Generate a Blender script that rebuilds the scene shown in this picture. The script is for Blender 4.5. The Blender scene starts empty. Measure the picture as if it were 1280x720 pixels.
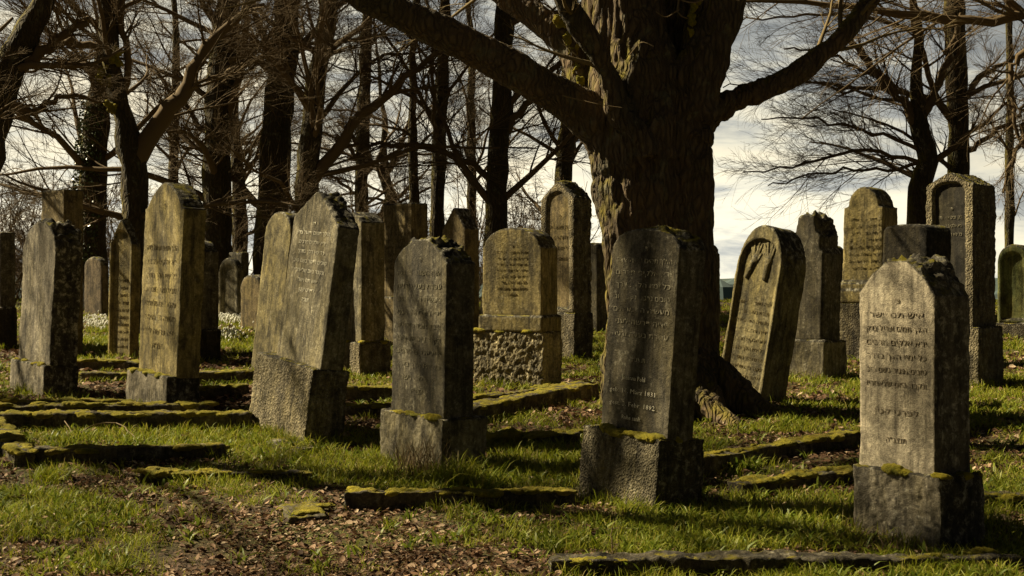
import bpy, bmesh, math, random
import numpy as np
from mathutils import Matrix, Vector
C = bpy.context.scene.collection
R = math.radians
rng = np.random.default_rng(7)
random.seed(7)

# ------------------------------------------------------------------ camera, sky, sun, exposure
FPX, CX, HY, EYE, SLOPE = 1758.0, 640.0, 345.0, 1.6, 0.030
cam = bpy.data.cameras.new('camera')
co = bpy.data.objects.new('camera', cam); C.objects.link(co)
co.location = (0, 0, EYE); co.rotation_euler = (R(90), 0, 0)
cam.sensor_width = 36; cam.lens = FPX / 1280 * 36
cam.shift_y = -15 / 1280
cam.clip_start = 0.1; cam.clip_end = 20000
sc = bpy.context.scene
sc.camera = co
sc.view_settings.view_transform = 'Standard'; sc.view_settings.look = 'None'
sc.view_settings.gamma = 1; sc.view_settings.use_curve_mapping = False
sc.view_settings.exposure = 1.15
sc.cycles.max_bounces = 5; sc.cycles.diffuse_bounces = 3

SUN_EL = R(39)
SUN_H = Vector((-0.93, 0.34, 0)).normalized()
sd = (SUN_H * math.cos(SUN_EL) + Vector((0, 0, math.sin(SUN_EL)))).normalized()
sun = bpy.data.lights.new('sun', 'SUN'); sun.energy = 5.0; sun.angle = R(0.53); sun.color = (1.0, 0.85, 0.55)
so = bpy.data.objects.new('sun', sun); C.objects.link(so)
so.rotation_euler = sd.to_track_quat('Z', 'Y').to_euler(); so.location = (-30, 8, 25)

w = bpy.data.worlds.new('World'); sc.world = w; w.use_nodes = True
nt = w.node_tree; nt.nodes.clear()
def N(t, tree, **kw):
    n = tree.nodes.new(t)
    for k, v in kw.items(): setattr(n, k, v)
    return n
def ramp(tree, fac, stops, interp='LINEAR'):
    n = N('ShaderNodeValToRGB', tree); n.color_ramp.interpolation = interp
    el = n.color_ramp.elements
    while len(el) > 1: el.remove(el[-1])
    el[0].position = stops[0][0]; c = stops[0][1]; el[0].color = (c, c, c, 1) if not hasattr(c, '__len__') else (*c, 1)
    for p, c in stops[1:]:
        e = el.new(p); e.color = (c, c, c, 1) if not hasattr(c, '__len__') else (*c, 1)
    tree.links.new(fac, n.inputs['Fac'])
    return n.outputs['Color']
def mixc(tree, fac, a, b, mode='MIX'):
    n = N('ShaderNodeMix', tree, data_type='RGBA', blend_type=mode)
    for s, v in ((n.inputs['Factor'], fac), (n.inputs['A'], a), (n.inputs['B'], b)):
        if isinstance(v, bpy.types.NodeSocket): tree.links.new(v, s)
        elif hasattr(v, '__len__'): s.default_value = (*v, 1) if len(v) == 3 else v
        else: s.default_value = v if s.type == 'VALUE' else (v, v, v, 1)
    return n.outputs['Result']
def mth(tree, op, a, b=0.0, clamp=False):
    n = N('ShaderNodeMath', tree, operation=op, use_clamp=clamp)
    for s, v in ((n.inputs[0], a), (n.inputs[1], b)):
        if isinstance(v, bpy.types.NodeSocket): tree.links.new(v, s)
        else: s.default_value = v
    return n.outputs[0]
def noise(tree, vec, scale, detail=4, rough=0.55, dist=0.0):
    n = N('ShaderNodeTexNoise', tree); tree.links.new(vec, n.inputs['Vector'])
    n.inputs['Scale'].default_value = scale; n.inputs['Detail'].default_value = detail
    n.inputs['Roughness'].default_value = rough; n.inputs['Distortion'].default_value = dist
    return n.outputs['Fac']
def mapping(tree, vec, scale, loc=(0, 0, 0)):
    n = N('ShaderNodeMapping', tree); tree.links.new(vec, n.inputs['Vector'])
    n.inputs['Scale'].default_value = scale; n.inputs['Location'].default_value = loc
    return n.outputs['Vector']

sky = N('ShaderNodeTexSky', nt, sky_type='NISHITA', sun_disc=False)
sky.sun_elevation = SUN_EL
sky.sun_rotation = math.atan2(sd.x, sd.y)
tc = N('ShaderNodeTexCoord', nt)
sep = N('ShaderNodeSeparateXYZ', nt); nt.links.new(tc.outputs['Generated'], sep.inputs[0])
stretch = mapping(nt, tc.outputs['Generated'], (1.0, 1.0, 5.0), (0.55, 0.1, 0.0))
n1 = noise(nt, stretch, 7.5, 9, 0.60, 0.4)
n2 = noise(nt, stretch, 1.7, 5, 0.5, 0.2)
dens = mth(nt, 'ADD', mth(nt, 'MULTIPLY', n1, 0.62), mth(nt, 'MULTIPLY', n2, 0.38))
# cloud tone: cream lit tops to blue-grey undersides
tone = ramp(nt, dens, [(0.36, (0.255, 0.262, 0.25)), (0.44, (0.44, 0.445, 0.41)), (0.50, (0.78, 0.735, 0.58)), (0.58, (1.0, 0.89, 0.64))])
# unseen sky overhead and behind the camera darkened to hold down ambient light
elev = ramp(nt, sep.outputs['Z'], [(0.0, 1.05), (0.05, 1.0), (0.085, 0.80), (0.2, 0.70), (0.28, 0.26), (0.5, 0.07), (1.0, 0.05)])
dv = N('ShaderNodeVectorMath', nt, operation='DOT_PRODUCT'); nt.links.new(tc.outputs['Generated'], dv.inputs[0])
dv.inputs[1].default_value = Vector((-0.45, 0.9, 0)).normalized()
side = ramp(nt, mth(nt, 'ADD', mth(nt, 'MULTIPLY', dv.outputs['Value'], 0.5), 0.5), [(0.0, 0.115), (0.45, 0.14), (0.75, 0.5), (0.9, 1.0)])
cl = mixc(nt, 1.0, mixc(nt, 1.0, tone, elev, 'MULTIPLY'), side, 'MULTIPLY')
cover = ramp(nt, dens, [(0.30, 0.88), (0.42, 0.97), (1.0, 0.97)])
bg1 = N('ShaderNodeBackground', nt); bg1.inputs['Strength'].default_value = 0.05
nt.links.new(sky.outputs['Color'], bg1.inputs['Color'])
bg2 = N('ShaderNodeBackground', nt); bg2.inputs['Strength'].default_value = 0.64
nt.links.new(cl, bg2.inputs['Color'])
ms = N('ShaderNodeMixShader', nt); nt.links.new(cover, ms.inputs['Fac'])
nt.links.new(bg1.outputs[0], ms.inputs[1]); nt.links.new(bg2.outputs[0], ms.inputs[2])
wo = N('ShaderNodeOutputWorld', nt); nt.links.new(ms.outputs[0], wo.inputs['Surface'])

# ------------------------------------------------------------------ numeric noise
def _h(ix, iy, iz, s):
    with np.errstate(over='ignore'):
        h = (ix.astype(np.uint32) * np.uint32(374761393) + iy.astype(np.uint32) * np.uint32(668265263)
             + iz.astype(np.uint32) * np.uint32(2147483647) + np.uint32((s * 974634353) & 0xffffffff))
        h = (h ^ (h >> np.uint32(13))) * np.uint32(1274126177)
        h = (h ^ (h >> np.uint32(16))) * np.uint32(2246822519)
        h = h ^ (h >> np.uint32(15))
    return h.astype(np.float64) / 2147483647.5 - 1.0
def vn(p, s=0):
    i = np.floor(p).astype(np.int64); f = p - i; f = f * f * (3 - 2 * f)
    r = 0
    for a in (0, 1):
        wx = f[:, 0] if a else 1 - f[:, 0]
        for b in (0, 1):
            wy = f[:, 1] if b else 1 - f[:, 1]
            for c in (0, 1):
                wz = f[:, 2] if c else 1 - f[:, 2]
                r = r + wx * wy * wz * _h(i[:, 0] + a, i[:, 1] + b, i[:, 2] + c, s)
    return r
def fbm(p, scale, octv=3, s=0, gain=0.5):
    r = 0; a = 1.0
    q = p * scale
    for o in range(octv):
        r = r + a * vn(q, s + o * 17); q = q * 2.03 + 11.3; a *= gain
    return r
def p3(x, y):
    x = np.atleast_1d(np.asarray(x, float)); y = np.atleast_1d(np.asarray(y, float))
    return np.stack([x, y, np.zeros_like(x) + 0.37], 1)
def ground_z(x, y):
    x = np.atleast_1d(np.asarray(x, float)); y = np.atleast_1d(np.asarray(y, float)); x, y = np.broadcast_arrays(x, y)
    base = SLOPE * np.clip(y, -10, 33)
    t = np.clip((y - 36) / 120.0, 0, 1); base = base - 15 * t * t * (3 - 2 * t)
    sidefall = np.clip((np.abs(x) - 45) / 120.0, 0, 1); base = base - 8 * sidefall ** 2
    r = np.hypot(x, y)
    far = np.clip((r - 900) / 900, 0, 1)
    hills = far * (11 + 9 * fbm(p3(x, y), 0.0016, 3, 5))
    near = np.clip(1 - (r - 60) / 60, 0, 1)
    n = near * (0.030 * fbm(p3(x, y), 0.8, 3, 3) + 0.010 * fbm(p3(x, y), 4.5, 2, 4))
    return base + n + hills
def gz(x, y): return float(ground_z(x, y)[0])
def at(px, py):
    """ground point seen at a pixel of the 1280 wide frame"""
    d = FPX * EYE / (py - HY + SLOPE * FPX)
    x = (px - CX) / FPX * d
    return Vector((x, d, gz(x, d)))
def atd(px, py, d):
    return Vector(((px - CX) / FPX * d, d, EYE + (HY - py) / FPX * d))

# ------------------------------------------------------------------ mesh helpers
def np_mesh(name, v, faces, smooth=False):
    """faces: list of int arrays, each (n, k)"""
    me = bpy.data.meshes.new(name)
    me.vertices.add(len(v)); me.vertices.foreach_set('co', np.ascontiguousarray(v, np.float32).ravel())
    loops = np.concatenate([f.ravel() for f in faces]).astype(np.int32)
    tot = np.concatenate([np.full(len(f), f.shape[1], np.int32) for f in faces])
    st = np.concatenate([[0], np.cumsum(tot)[:-1]]).astype(np.int32)
    me.loops.add(len(loops)); me.loops.foreach_set('vertex_index', loops)
    me.polygons.add(len(tot)); me.polygons.foreach_set('loop_start', st); me.polygons.foreach_set('loop_total', tot)
    if smooth: me.polygons.foreach_set('use_smooth', np.ones(len(tot), bool))
    me.update(calc_edges=True)
    return me
def link(name, me, m, parent=None):
    o = bpy.data.objects.new(name, me); C.objects.link(o)
    if m is not None and not me.materials: me.materials.append(m)
    if parent is not None: o.parent = parent
    return o
def tag(o, label=None, cat=None, group=None, kind=None):
    if label: o['label'] = label
    if cat: o['category'] = cat
    if group: o['group'] = group
    if kind: o['kind'] = kind
    elif cat: o['kind'] = 'thing'
    return o
def empty(name, loc, label, cat, group=None, mat=None):
    o = bpy.data.objects.new(name, None); C.objects.link(o); o.empty_display_size = 0.2
    if mat is not None: o.matrix_world = mat
    else: o.location = loc
    return tag(o, label, cat, group)
class Geo:
    """collects closed shapes, then can be fused into one worn surface"""
    def __init__(s): s.v = []; s.f = []
    def add(s, v, f):
        o = len(s.v); s.v += [tuple(q) for q in v]; s.f += [tuple(i + o for i in q) for q in f]
    def box(s, x0, x1, y0, y1, z0, z1, top=(0, 0)):
        a, b = top
        s.add([(x0, y0, z0), (x1, y0, z0), (x1, y1, z0), (x0, y1, z0), (x0 + a, y0 + b, z1), (x1 - a, y0 + b, z1), (x1 - a, y1 - b, z1), (x0 + a, y1 - b, z1)],
              [(3, 2, 1, 0), (4, 5, 6, 7), (0, 1, 5, 4), (1, 2, 6, 5), (2, 3, 7, 6), (3, 0, 4, 7)])
    def prism(s, poly, y0, y1, sx=1.0):
        n = len(poly)
        v = [(x, y0, z) for x, z in poly] + [(x * sx, y1, z) for x, z in poly]
        f = [tuple(range(n)), tuple(range(2 * n - 1, n - 1, -1))] + [(i, i + n, (i + 1) % n + n, (i + 1) % n) for i in range(n)]
        s.add(v, f)
    def ell(s, c, r, seg=10, rot=None):
        v = []; f = []; m = seg // 2
        v.append((0, 0, -1))
        for i in range(1, m):
            a = -math.pi / 2 + math.pi * i / m
            for j in range(seg):
                b = 2 * math.pi * j / seg; v.append((math.cos(a) * math.cos(b), math.cos(a) * math.sin(b), math.sin(a)))
        v.append((0, 0, 1))
        for j in range(seg):
            f.append((0, 1 + (j + 1) % seg, 1 + j))
            for i in range(m - 2):
                p = 1 + i * seg
                f.append((p + j, p + (j + 1) % seg, p + seg + (j + 1) % seg, p + seg + j))
            f.append((len(v) - 1, 1 + (m - 2) * seg + j, 1 + (m - 2) * seg + (j + 1) % seg))
        out = []
        for q in v:
            q = Vector((q[0] * r[0], q[1] * r[1], q[2] * r[2]))
            if rot is not None: q = rot @ q
            out.append(q + Vector(c))
        s.add(out, f)
    def tube(s, pts, rad, k=12, cap=True):
        pts = [Vector(p) for p in pts]; n = len(pts); v = []; f = []
        up = Vector((0.13, 0.31, 0.94))
        for i, p in enumerate(pts):
            t = (pts[min(i + 1, n - 1)] - pts[max(i - 1, 0)]).normalized()
            ref = up if abs(t.dot(up)) < 0.92 else Vector((1, 0.1, 0))
            a = t.cross(ref).normalized(); b = t.cross(a)
            for j in range(k):
                g = 2 * math.pi * j / k; v.append(p + (a * math.cos(g) + b * math.sin(g)) * rad[i])
        for i in range(n - 1):
            for j in range(k):
                f.append((i * k + j, i * k + (j + 1) % k, (i + 1) * k + (j + 1) % k, (i + 1) * k + j))
        f.append(tuple(range(k - 1, -1, -1))); f.append(tuple((n - 1) * k + j for j in range(k)))
        s.add(v, f)
    def mesh(s, name):
        me = bpy.data.meshes.new(name); me.from_pydata(s.v, [], s.f); me.update(); return me
    def fused(s, name, voxel, disp=None, smooth_it=0):
        tmp = bpy.data.objects.new('tmp', s.mesh('tmp')); C.objects.link(tmp)
        m = tmp.modifiers.new('r', 'REMESH'); m.mode = 'VOXEL'; m.voxel_size = voxel
        if smooth_it:
            q = tmp.modifiers.new('s', 'SMOOTH'); q.factor = 0.5; q.iterations = smooth_it
        dg = bpy.context.evaluated_depsgraph_get(); dg.update()
        me = bpy.data.meshes.new_from_object(tmp.evaluated_get(dg)); me.name = name
        old = tmp.data; bpy.data.objects.remove(tmp); bpy.data.meshes.remove(old)
        nv = len(me.vertices)
        if nv and disp is not None:
            v = np.empty(nv * 3, np.float32); me.vertices.foreach_get('co', v); v = v.reshape(-1, 3).astype(float)
            nn = np.empty(nv * 3, np.float32); me.vertex_normals.foreach_get('vector', nn); nn = nn.reshape(-1, 3)
            v = v + nn * disp(v)[:, None]
            me.vertices.foreach_set('co', v.astype(np.float32).ravel())
        me.polygons.foreach_set('use_smooth', np.ones(len(me.polygons), bool))
        me.update(); return me

# ------------------------------------------------------------------ materials
def new_mat(name):
    m = bpy.data.materials.new(name); m.use_nodes = True; t = m.node_tree; t.nodes.clear()
    b = N('ShaderNodeBsdfPrincipled', t); o = N('ShaderNodeOutputMaterial', t)
    t.links.new(b.outputs[0], o.inputs[0]); b.inputs['Roughness'].default_value = 0.9
    b.inputs['Specular IOR Level'].default_value = 0.25
    return m, t, b
def bump(t, b, h, strength, dist):
    n = N('ShaderNodeBump', t); n.inputs['Strength'].default_value = strength; n.inputs['Distance'].default_value = dist
    t.links.new(h, n.inputs['Height']); t.links.new(n.outputs[0], b.inputs['Normal'])
MOSS_A, MOSS_B = (0.26, 0.205, 0.014), (0.085, 0.085, 0.008)
def stone_mat(name, light, dark, lichen=0.3, moss=0.3, rough=0.5, hammered=0.0, seed=0.0, black=0.5, algae=0.25, sideblack=0.0, vscale=62, roofc=0.9):
    m, t, b = new_mat(name)
    c = N('ShaderNodeTexCoord', t); v = mapping(t, c.outputs['Object'], (1, 1, 1), (seed * 3.1, seed * 1.7, seed))
    big = noise(t, v, 3.2, 5, 0.6, 0.4)
    vert = noise(t, mapping(t, v, (7, 7, 0.9)), 1.6, 5, 0.6, 0.3)
    fine = noise(t, v, 42, 4, 0.7)
    grit = noise(t, v, 150, 2, 0.6)
    k = mth(t, 'ADD', mth(t, 'MULTIPLY', big, 0.55), mth(t, 'MULTIPLY', vert, 0.45))
    col = mixc(t, ramp(t, k, [(0.34, 0.0), (0.66, 1.0)]), dark, light)
    # yellow-green algae streaks
    al = mth(t, 'MULTIPLY', ramp(t, noise(t, mapping(t, v, (5, 5, 1.1), (4, 2, 1)), 1.3, 5, 0.62, 0.5), [(0.45, 0.0), (0.68, 1.0)]), algae)
    col = mixc(t, al, col, (0.27, 0.21, 0.05))
    # black crust in running patches
    bl = mth(t, 'MULTIPLY', ramp(t, noise(t, mapping(t, v, (3.4, 3.4, 1.3), (8, 1, 5)), 2.2, 7, 0.68, 0.6), [(0.5, 0.0), (0.60, 1.0)]), black)
    col = mixc(t, bl, col, (0.028, 0.024, 0.018))
    # pale lichen spots
    li = ramp(t, mth(t, 'ADD', mth(t, 'MULTIPLY', noise(t, v, 21, 4, 0.7), 0.7), mth(t, 'MULTIPLY', big, 0.3)), [(0.56, 0.0), (0.64, 1.0)])
    col = mixc(t, mth(t, 'MULTIPLY', li, lichen), col, (0.44, 0.41, 0.31))
    # mottled black and white crust on roofs (and on one weather side where asked)
    so_ = N('ShaderNodeSeparateXYZ', t); t.links.new(c.outputs['Normal'], so_.inputs[0])
    roof = ramp(t, so_.outputs['Z'], [(0.12, 0.0), (0.35, 1.0)])
    if sideblack: roof = mth(t, 'MAXIMUM', roof, mth(t, 'MULTIPLY', ramp(t, so_.outputs['X'], [(0.4, 0.0), (0.7, 1.0)]), sideblack))
    mot = noise(t, v, 16, 6, 0.72, 0.3)
    crust = ramp(t, mot, [(0.40, (0.016, 0.014, 0.011)), (0.52, (0.05, 0.045, 0.035)), (0.60, (0.30, 0.28, 0.22)), (0.72, (0.46, 0.43, 0.34))])
    col = mixc(t, mth(t, 'MULTIPLY', roof, roofc), col, crust)
    gr = ramp(t, fine, [(0.28, 0.55), (0.5, 1.0), (0.72, 1.35)])
    col = mixc(t, 1.0, col, gr, 'MULTIPLY')
    col = mixc(t, 1.0, col, ramp(t, grit, [(0.3, 0.75), (0.7, 1.25)]), 'MULTIPLY')
    col = mixc(t, 1.0, col, ramp(t, noise(t, mapping(t, v, (1, 1, 0.7), (2, 7, 3)), 8.5, 6, 0.68, 0.5), [(0.36, 0.45), (0.52, 1.0), (0.66, 1.3)]), 'MULTIPLY')
    col = mixc(t, 1.0, col, ramp(t, noise(t, mapping(t, v, (30, 30, 1.3), (1, 5, 2)), 1.0, 4, 0.6, 0.2), [(0.36, 0.62), (0.54, 1.08)]), 'MULTIPLY')
    # moss on upward faces
    g = N('ShaderNodeNewGeometry', t); s = N('ShaderNodeSeparateXYZ', t); t.links.new(g.outputs['Normal'], s.inputs[0])
    mo = mth(t, 'MULTIPLY', ramp(t, s.outputs['Z'], [(0.45, 0.0), (0.8, 1.0)]), ramp(t, noise(t, v, 9, 5, 0.65), [(0.62 - 0.3 * moss, 0.0), (0.72 - 0.3 * moss, 1.0)]))
    col = mixc(t, mo, col, mixc(t, fine, MOSS_B, MOSS_A))
    t.links.new(col, b.inputs['Base Color'])
    h = mth(t, 'ADD', mth(t, 'MULTIPLY', fine, 0.6), mth(t, 'MULTIPLY', grit, 0.4))
    if hammered > 0:
        vo = N('ShaderNodeTexVoronoi', t); vo.inputs['Scale'].default_value = vscale
        t.links.new(mapping(t, v, (1, 1, 0.8)), vo.inputs['Vector'])
        h = mth(t, 'ADD', mth(t, 'MULTIPLY', vo.outputs['Distance'], hammered), h)
    bump(t, b, h, min(1.0, rough * 1.3), 0.016 if hammered == 0 else 0.03)
    return m
def moss_mat():
    m, t, b = new_mat('moss')
    c = N('ShaderNodeTexCoord', t); v = c.outputs['Object']
    a = noise(t, v, 14, 4, 0.6); f = noise(t, v, 160, 3, 0.7)
    col = mixc(t, ramp(t, a, [(0.35, 0.0), (0.65, 1.0)]), (0.10, 0.105, 0.008), (0.33, 0.265, 0.015))
    col = mixc(t, mth(t, 'MULTIPLY', ramp(t, noise(t, v, 5, 3), [(0.55, 0), (0.7, 1)]), 0.6), col, (0.12, 0.075, 0.02))
    col = mixc(t, 0.8, col, ramp(t, f, [(0.3, 0.5), (0.7, 1.3)]), 'MULTIPLY')
    t.links.new(col, b.inputs['Base Color']); b.inputs['Roughness'].default_value = 1.0
    b.inputs['Sheen Weight'].default_value = 0.3; b.inputs['Sheen Tint'].default_value = (0.8, 0.7, 0.2, 1)
    bump(t, b, mth(t, 'ADD', f, mth(t, 'MULTIPLY', noise(t, v, 60, 2), 1.2)), 0.9, 0.012)
    return m
def bark_mat(name, a, bcol, moss=0.2, scale=1.0, strength=1.0):
    m, t, b = new_mat(name)
    c = N('ShaderNodeTexCoord', t); v = mapping(t, c.outputs['Object'], (scale, scale, scale))
    pl = N('ShaderNodeTexVoronoi', t); pl.feature = 'DISTANCE_TO_EDGE'; pl.inputs['Scale'].default_value = 1.0
    wv = N('ShaderNodeVectorMath', t, operation='ADD')
    nz = N('ShaderNodeTexNoise', t); nz.inputs['Scale'].default_value = 5; t.links.new(v, nz.inputs['Vector'])
    sc_ = N('ShaderNodeVectorMath', t, operation='SCALE'); sc_.inputs['Scale'].default_value = 0.12; t.links.new(nz.outputs['Color'], sc_.inputs[0])
    t.links.new(v, wv.inputs[0]); t.links.new(sc_.outputs[0], wv.inputs[1])
    t.links.new(mapping(t, wv.outputs[0], (24, 24, 4.5)), pl.inputs['Vector'])
    edge = ramp(t, pl.outputs['Distance'], [(0.0, 0.0), (0.28, 1.0)])
    fine = noise(t, mapping(t, v, (40, 40, 12)), 1.0, 5, 0.7)
    big = noise(t, mapping(t, v, (2, 2, 0.8)), 1.0, 4, 0.6, 0.5)
    col = mixc(t, ramp(t, big, [(0.35, 0), (0.65, 1)]), a, bcol)
    col = mixc(t, 0.7, col, ramp(t, edge, [(0.0, 0.5), (1.0, 1.12)]), 'MULTIPLY')
    col = mixc(t, mth(t, 'MULTIPLY', ramp(t, noise(t, v, 6.5, 6, 0.7, 0.4), [(0.56, 0.0), (0.66, 1.0)]), 0.35), col, (0.20, 0.21, 0.14))
    col = mixc(t, 0.7, col, ramp(t, fine, [(0.3, 0.6), (0.7, 1.3)]), 'MULTIPLY')
    g = N('ShaderNodeNewGeometry', t); s = N('ShaderNodeSeparateXYZ', t); t.links.new(g.outputs['Normal'], s.inputs[0])
    # moss grows on tops of limbs and on the weather (left) side
    fc = mth(t, 'ADD', mth(t, 'MULTIPLY', s.outputs['Z'], 0.36), mth(t, 'MULTIPLY', s.outputs['X'], -0.32))
    fc = mth(t, 'ADD', fc, mth(t, 'MULTIPLY', noise(t, v, 3.5, 5, 0.65), 0.9))
    mo = mth(t, 'MULTIPLY', ramp(t, fc, [(0.74 - 0.3 * moss, 0.0), (0.98 - 0.3 * moss, 1.0)]), 0.9)
    col = mixc(t, mo, col, mixc(t, fine, (0.07, 0.065, 0.008), (0.24, 0.19, 0.012)))
    t.links.new(col, b.inputs['Base Color'])
    bump(t, b, mth(t, 'ADD', mth(t, 'MULTIPLY', edge, 0.7), mth(t, 'MULTIPLY', fine, 0.5)), strength, 0.035)
    return m
def plain_mat(name, col, rough=0.9, spread=0.0, col2=None, translucent=0.0):
    m, t, b = new_mat(name)
    if col2 is not None:
        g = N('ShaderNodeNewGeometry', t)
        cc = mixc(t, g.outputs['Random Per Island'], col, col2) if not isinstance(col2[0], tuple) else ramp(t, g.outputs['Random Per Island'], col2)
        t.links.new(cc, b.inputs['Base Color'])
        if translucent:
            o = [n for n in t.nodes if n.type == 'OUTPUT_MATERIAL'][0]
            tr = N('ShaderNodeBsdfTranslucent', t); t.links.new(cc, tr.inputs['Color'])
            mx = N('ShaderNodeMixShader', t); mx.inputs['Fac'].default_value = translucent
            t.links.new(b.outputs[0], mx.inputs[1]); t.links.new(tr.outputs[0], mx.inputs[2]); t.links.new(mx.outputs[0], o.inputs[0])
    else: b.inputs['Base Color'].default_value = (*col, 1)
    b.inputs['Roughness'].default_value = rough
    return m

def ink_mat(name, col, keep=0.62, scale=26):  # flat letters; groove shade and lit facets of cut text put into colour
    m, t, b = new_mat(name)
    c = N('ShaderNodeTexCoord', t); v = c.outputs['Object']
    b.inputs['Base Color'].default_value = (*col, 1)
    o = [n for n in t.nodes if n.type == 'OUTPUT_MATERIAL'][0]
    tr = N('ShaderNodeBsdfTransparent', t); mx = N('ShaderNodeMixShader', t)
    f = mth(t, 'ADD', mth(t, 'MULTIPLY', noise(t, v, scale, 4, 0.7), 0.6), mth(t, 'MULTIPLY', noise(t, v, 5, 3, 0.6), 0.4))
    t.links.new(ramp(t, f, [(keep - 0.16, 0.0), (keep - 0.06, 1.0)]), mx.inputs['Fac'])
    t.links.new(b.outputs[0], mx.inputs[1]); t.links.new(tr.outputs[0], mx.inputs[2]); t.links.new(mx.outputs[0], o.inputs[0])
    return m
M = {}
M['moss'] = moss_mat()
M['gold'] = stone_mat('ochre_sandstone', (0.31, 0.25, 0.11), (0.16, 0.13, 0.06), 0.25, 0.35, 0.6, 0, 1.0, 0.55, 0.5)
M['grey'] = stone_mat('grey_sandstone', (0.25, 0.22, 0.145), (0.11, 0.095, 0.062), 0.40, 0.3, 0.7, 0, 2.3, 0.55, 0.3)
M['olive'] = stone_mat('olive_sandstone', (0.25, 0.21, 0.105), (0.13, 0.11, 0.055), 0.25, 0.35, 0.6, 0, 1.6, 0.6, 0.4)
M['crusted'] = stone_mat('crusted_grey_sandstone', (0.30, 0.265, 0.20), (0.14, 0.12, 0.085), 0.40, 0.3, 0.7, 0, 2.9, 0.45, 0.15, 0.95)
M['pale'] = stone_mat('pale_limestone', (0.54, 0.47, 0.345), (0.36, 0.31, 0.225), 0.3, 0.45, 0.5, 0, 5.2, 0.3, 0.08, 0.9)
M['slate'] = stone_mat('dark_sandstone', (0.135, 0.118, 0.082), (0.050, 0.044, 0.032), 0.30, 0.4, 0.6, 0, 3.7, 0.5, 0.15, 0.25)
M['black'] = stone_mat('near_black_sandstone', (0.035, 0.029, 0.021), (0.015, 0.013, 0.010), 0.08, 0.2, 0.7, 0, 7.7, 0.7, 0.1)  # near-black tones all over the stone
M['brown'] = stone_mat('brown_sandstone', (0.23, 0.175, 0.085), (0.13, 0.10, 0.05), 0.15, 0.2, 0.5, 0, 4.4, 0.4, 0.3)
M['pink'] = stone_mat('reddish_sandstone', (0.18, 0.135, 0.085), (0.11, 0.085, 0.055), 0.15, 0.2, 0.5, 0, 6.4, 0.3, 0.1)
M['green'] = stone_mat('algae_stone', (0.15, 0.17, 0.06), (0.08, 0.09, 0.035), 0.1, 0.4, 0.5, 0, 8.4, 0.3, 0.4)
M['ham'] = stone_mat('bush_hammered_stone', (0.34, 0.29, 0.185), (0.17, 0.14, 0.085), 0.35, 0.5, 1.0, 0.9, 9.4, 0.45, 0.25, 0.5)
M['pebbly'] = stone_mat('coarse_pebbly_stone', (0.42, 0.36, 0.22), (0.22, 0.18, 0.10), 0.35, 0.5, 1.0, 1.3, 9.9, 0.35, 0.3, 0.0, 34)
M['hamdark'] = stone_mat('dark_hammered_stone', (0.20, 0.17, 0.11), (0.085, 0.07, 0.045), 0.35, 0.5, 1.0, 0.7, 11.0, 0.6, 0.25, 0.6)
M['tooled'] = stone_mat('fine_tooled_stone', (0.30, 0.26, 0.165), (0.13, 0.11, 0.07), 0.35, 0.5, 1.0, 0.9, 14.4, 0.5, 0.25, 0.8, 85)
M['plate'] = stone_mat('dark_plate', (0.05, 0.045, 0.035), (0.03, 0.027, 0.022), 0.05, 0.1, 0.3, 0, 12.0, 0.2, 0.1)
M['kerb_dark'] = stone_mat('dark_kerb_stone', (0.10, 0.085, 0.06), (0.025, 0.022, 0.016), 0.3, 0.28, 0.9, 0, 15.0, 0.7, 0.2, roofc=0.15)
M['kerb'] = stone_mat('kerb_stone', (0.13, 0.11, 0.075), (0.045, 0.038, 0.026), 0.3, 0.62, 0.8, 0, 13.0, 0.6, 0.3, roofc=0.3)
M['bark'] = bark_mat('old_bark', (0.165, 0.112, 0.064), (0.075, 0.062, 0.038), 0.17, 0.85, 1.0)
M['bark_far'] = bark_mat('beech_bark', (0.070, 0.052, 0.028), (0.045, 0.037, 0.018), 0.22, 0.8, 0.8)
M['twig'] = plain_mat('twig_bark', (0.115, 0.080, 0.042), 0.9)
M['twig_hero'] = plain_mat('mossy_twig_bark', (0.15, 0.11, 0.05), 0.9)
M['dark_ink'] = ink_mat('weathered_dark_lettering', (0.05, 0.04, 0.025))
M['pale_ink'] = ink_mat('weathered_pale_lettering', (0.46, 0.42, 0.31))
M['white_ink'] = ink_mat('white_lettering', (0.72, 0.68, 0.55), 0.72)
M['soft_ink'] = ink_mat('worn_lettering', (0.19, 0.16, 0.11))
M['grey_ink'] = ink_mat('worn_grey_lettering', (0.21, 0.19, 0.13))
M['pale_dark_ink'] = ink_mat('worn_lettering_in_pale_stone', (0.29, 0.245, 0.175), 0.66)
M['gold_ink'] = ink_mat('worn_ochre_lettering', (0.12, 0.09, 0.035))

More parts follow.
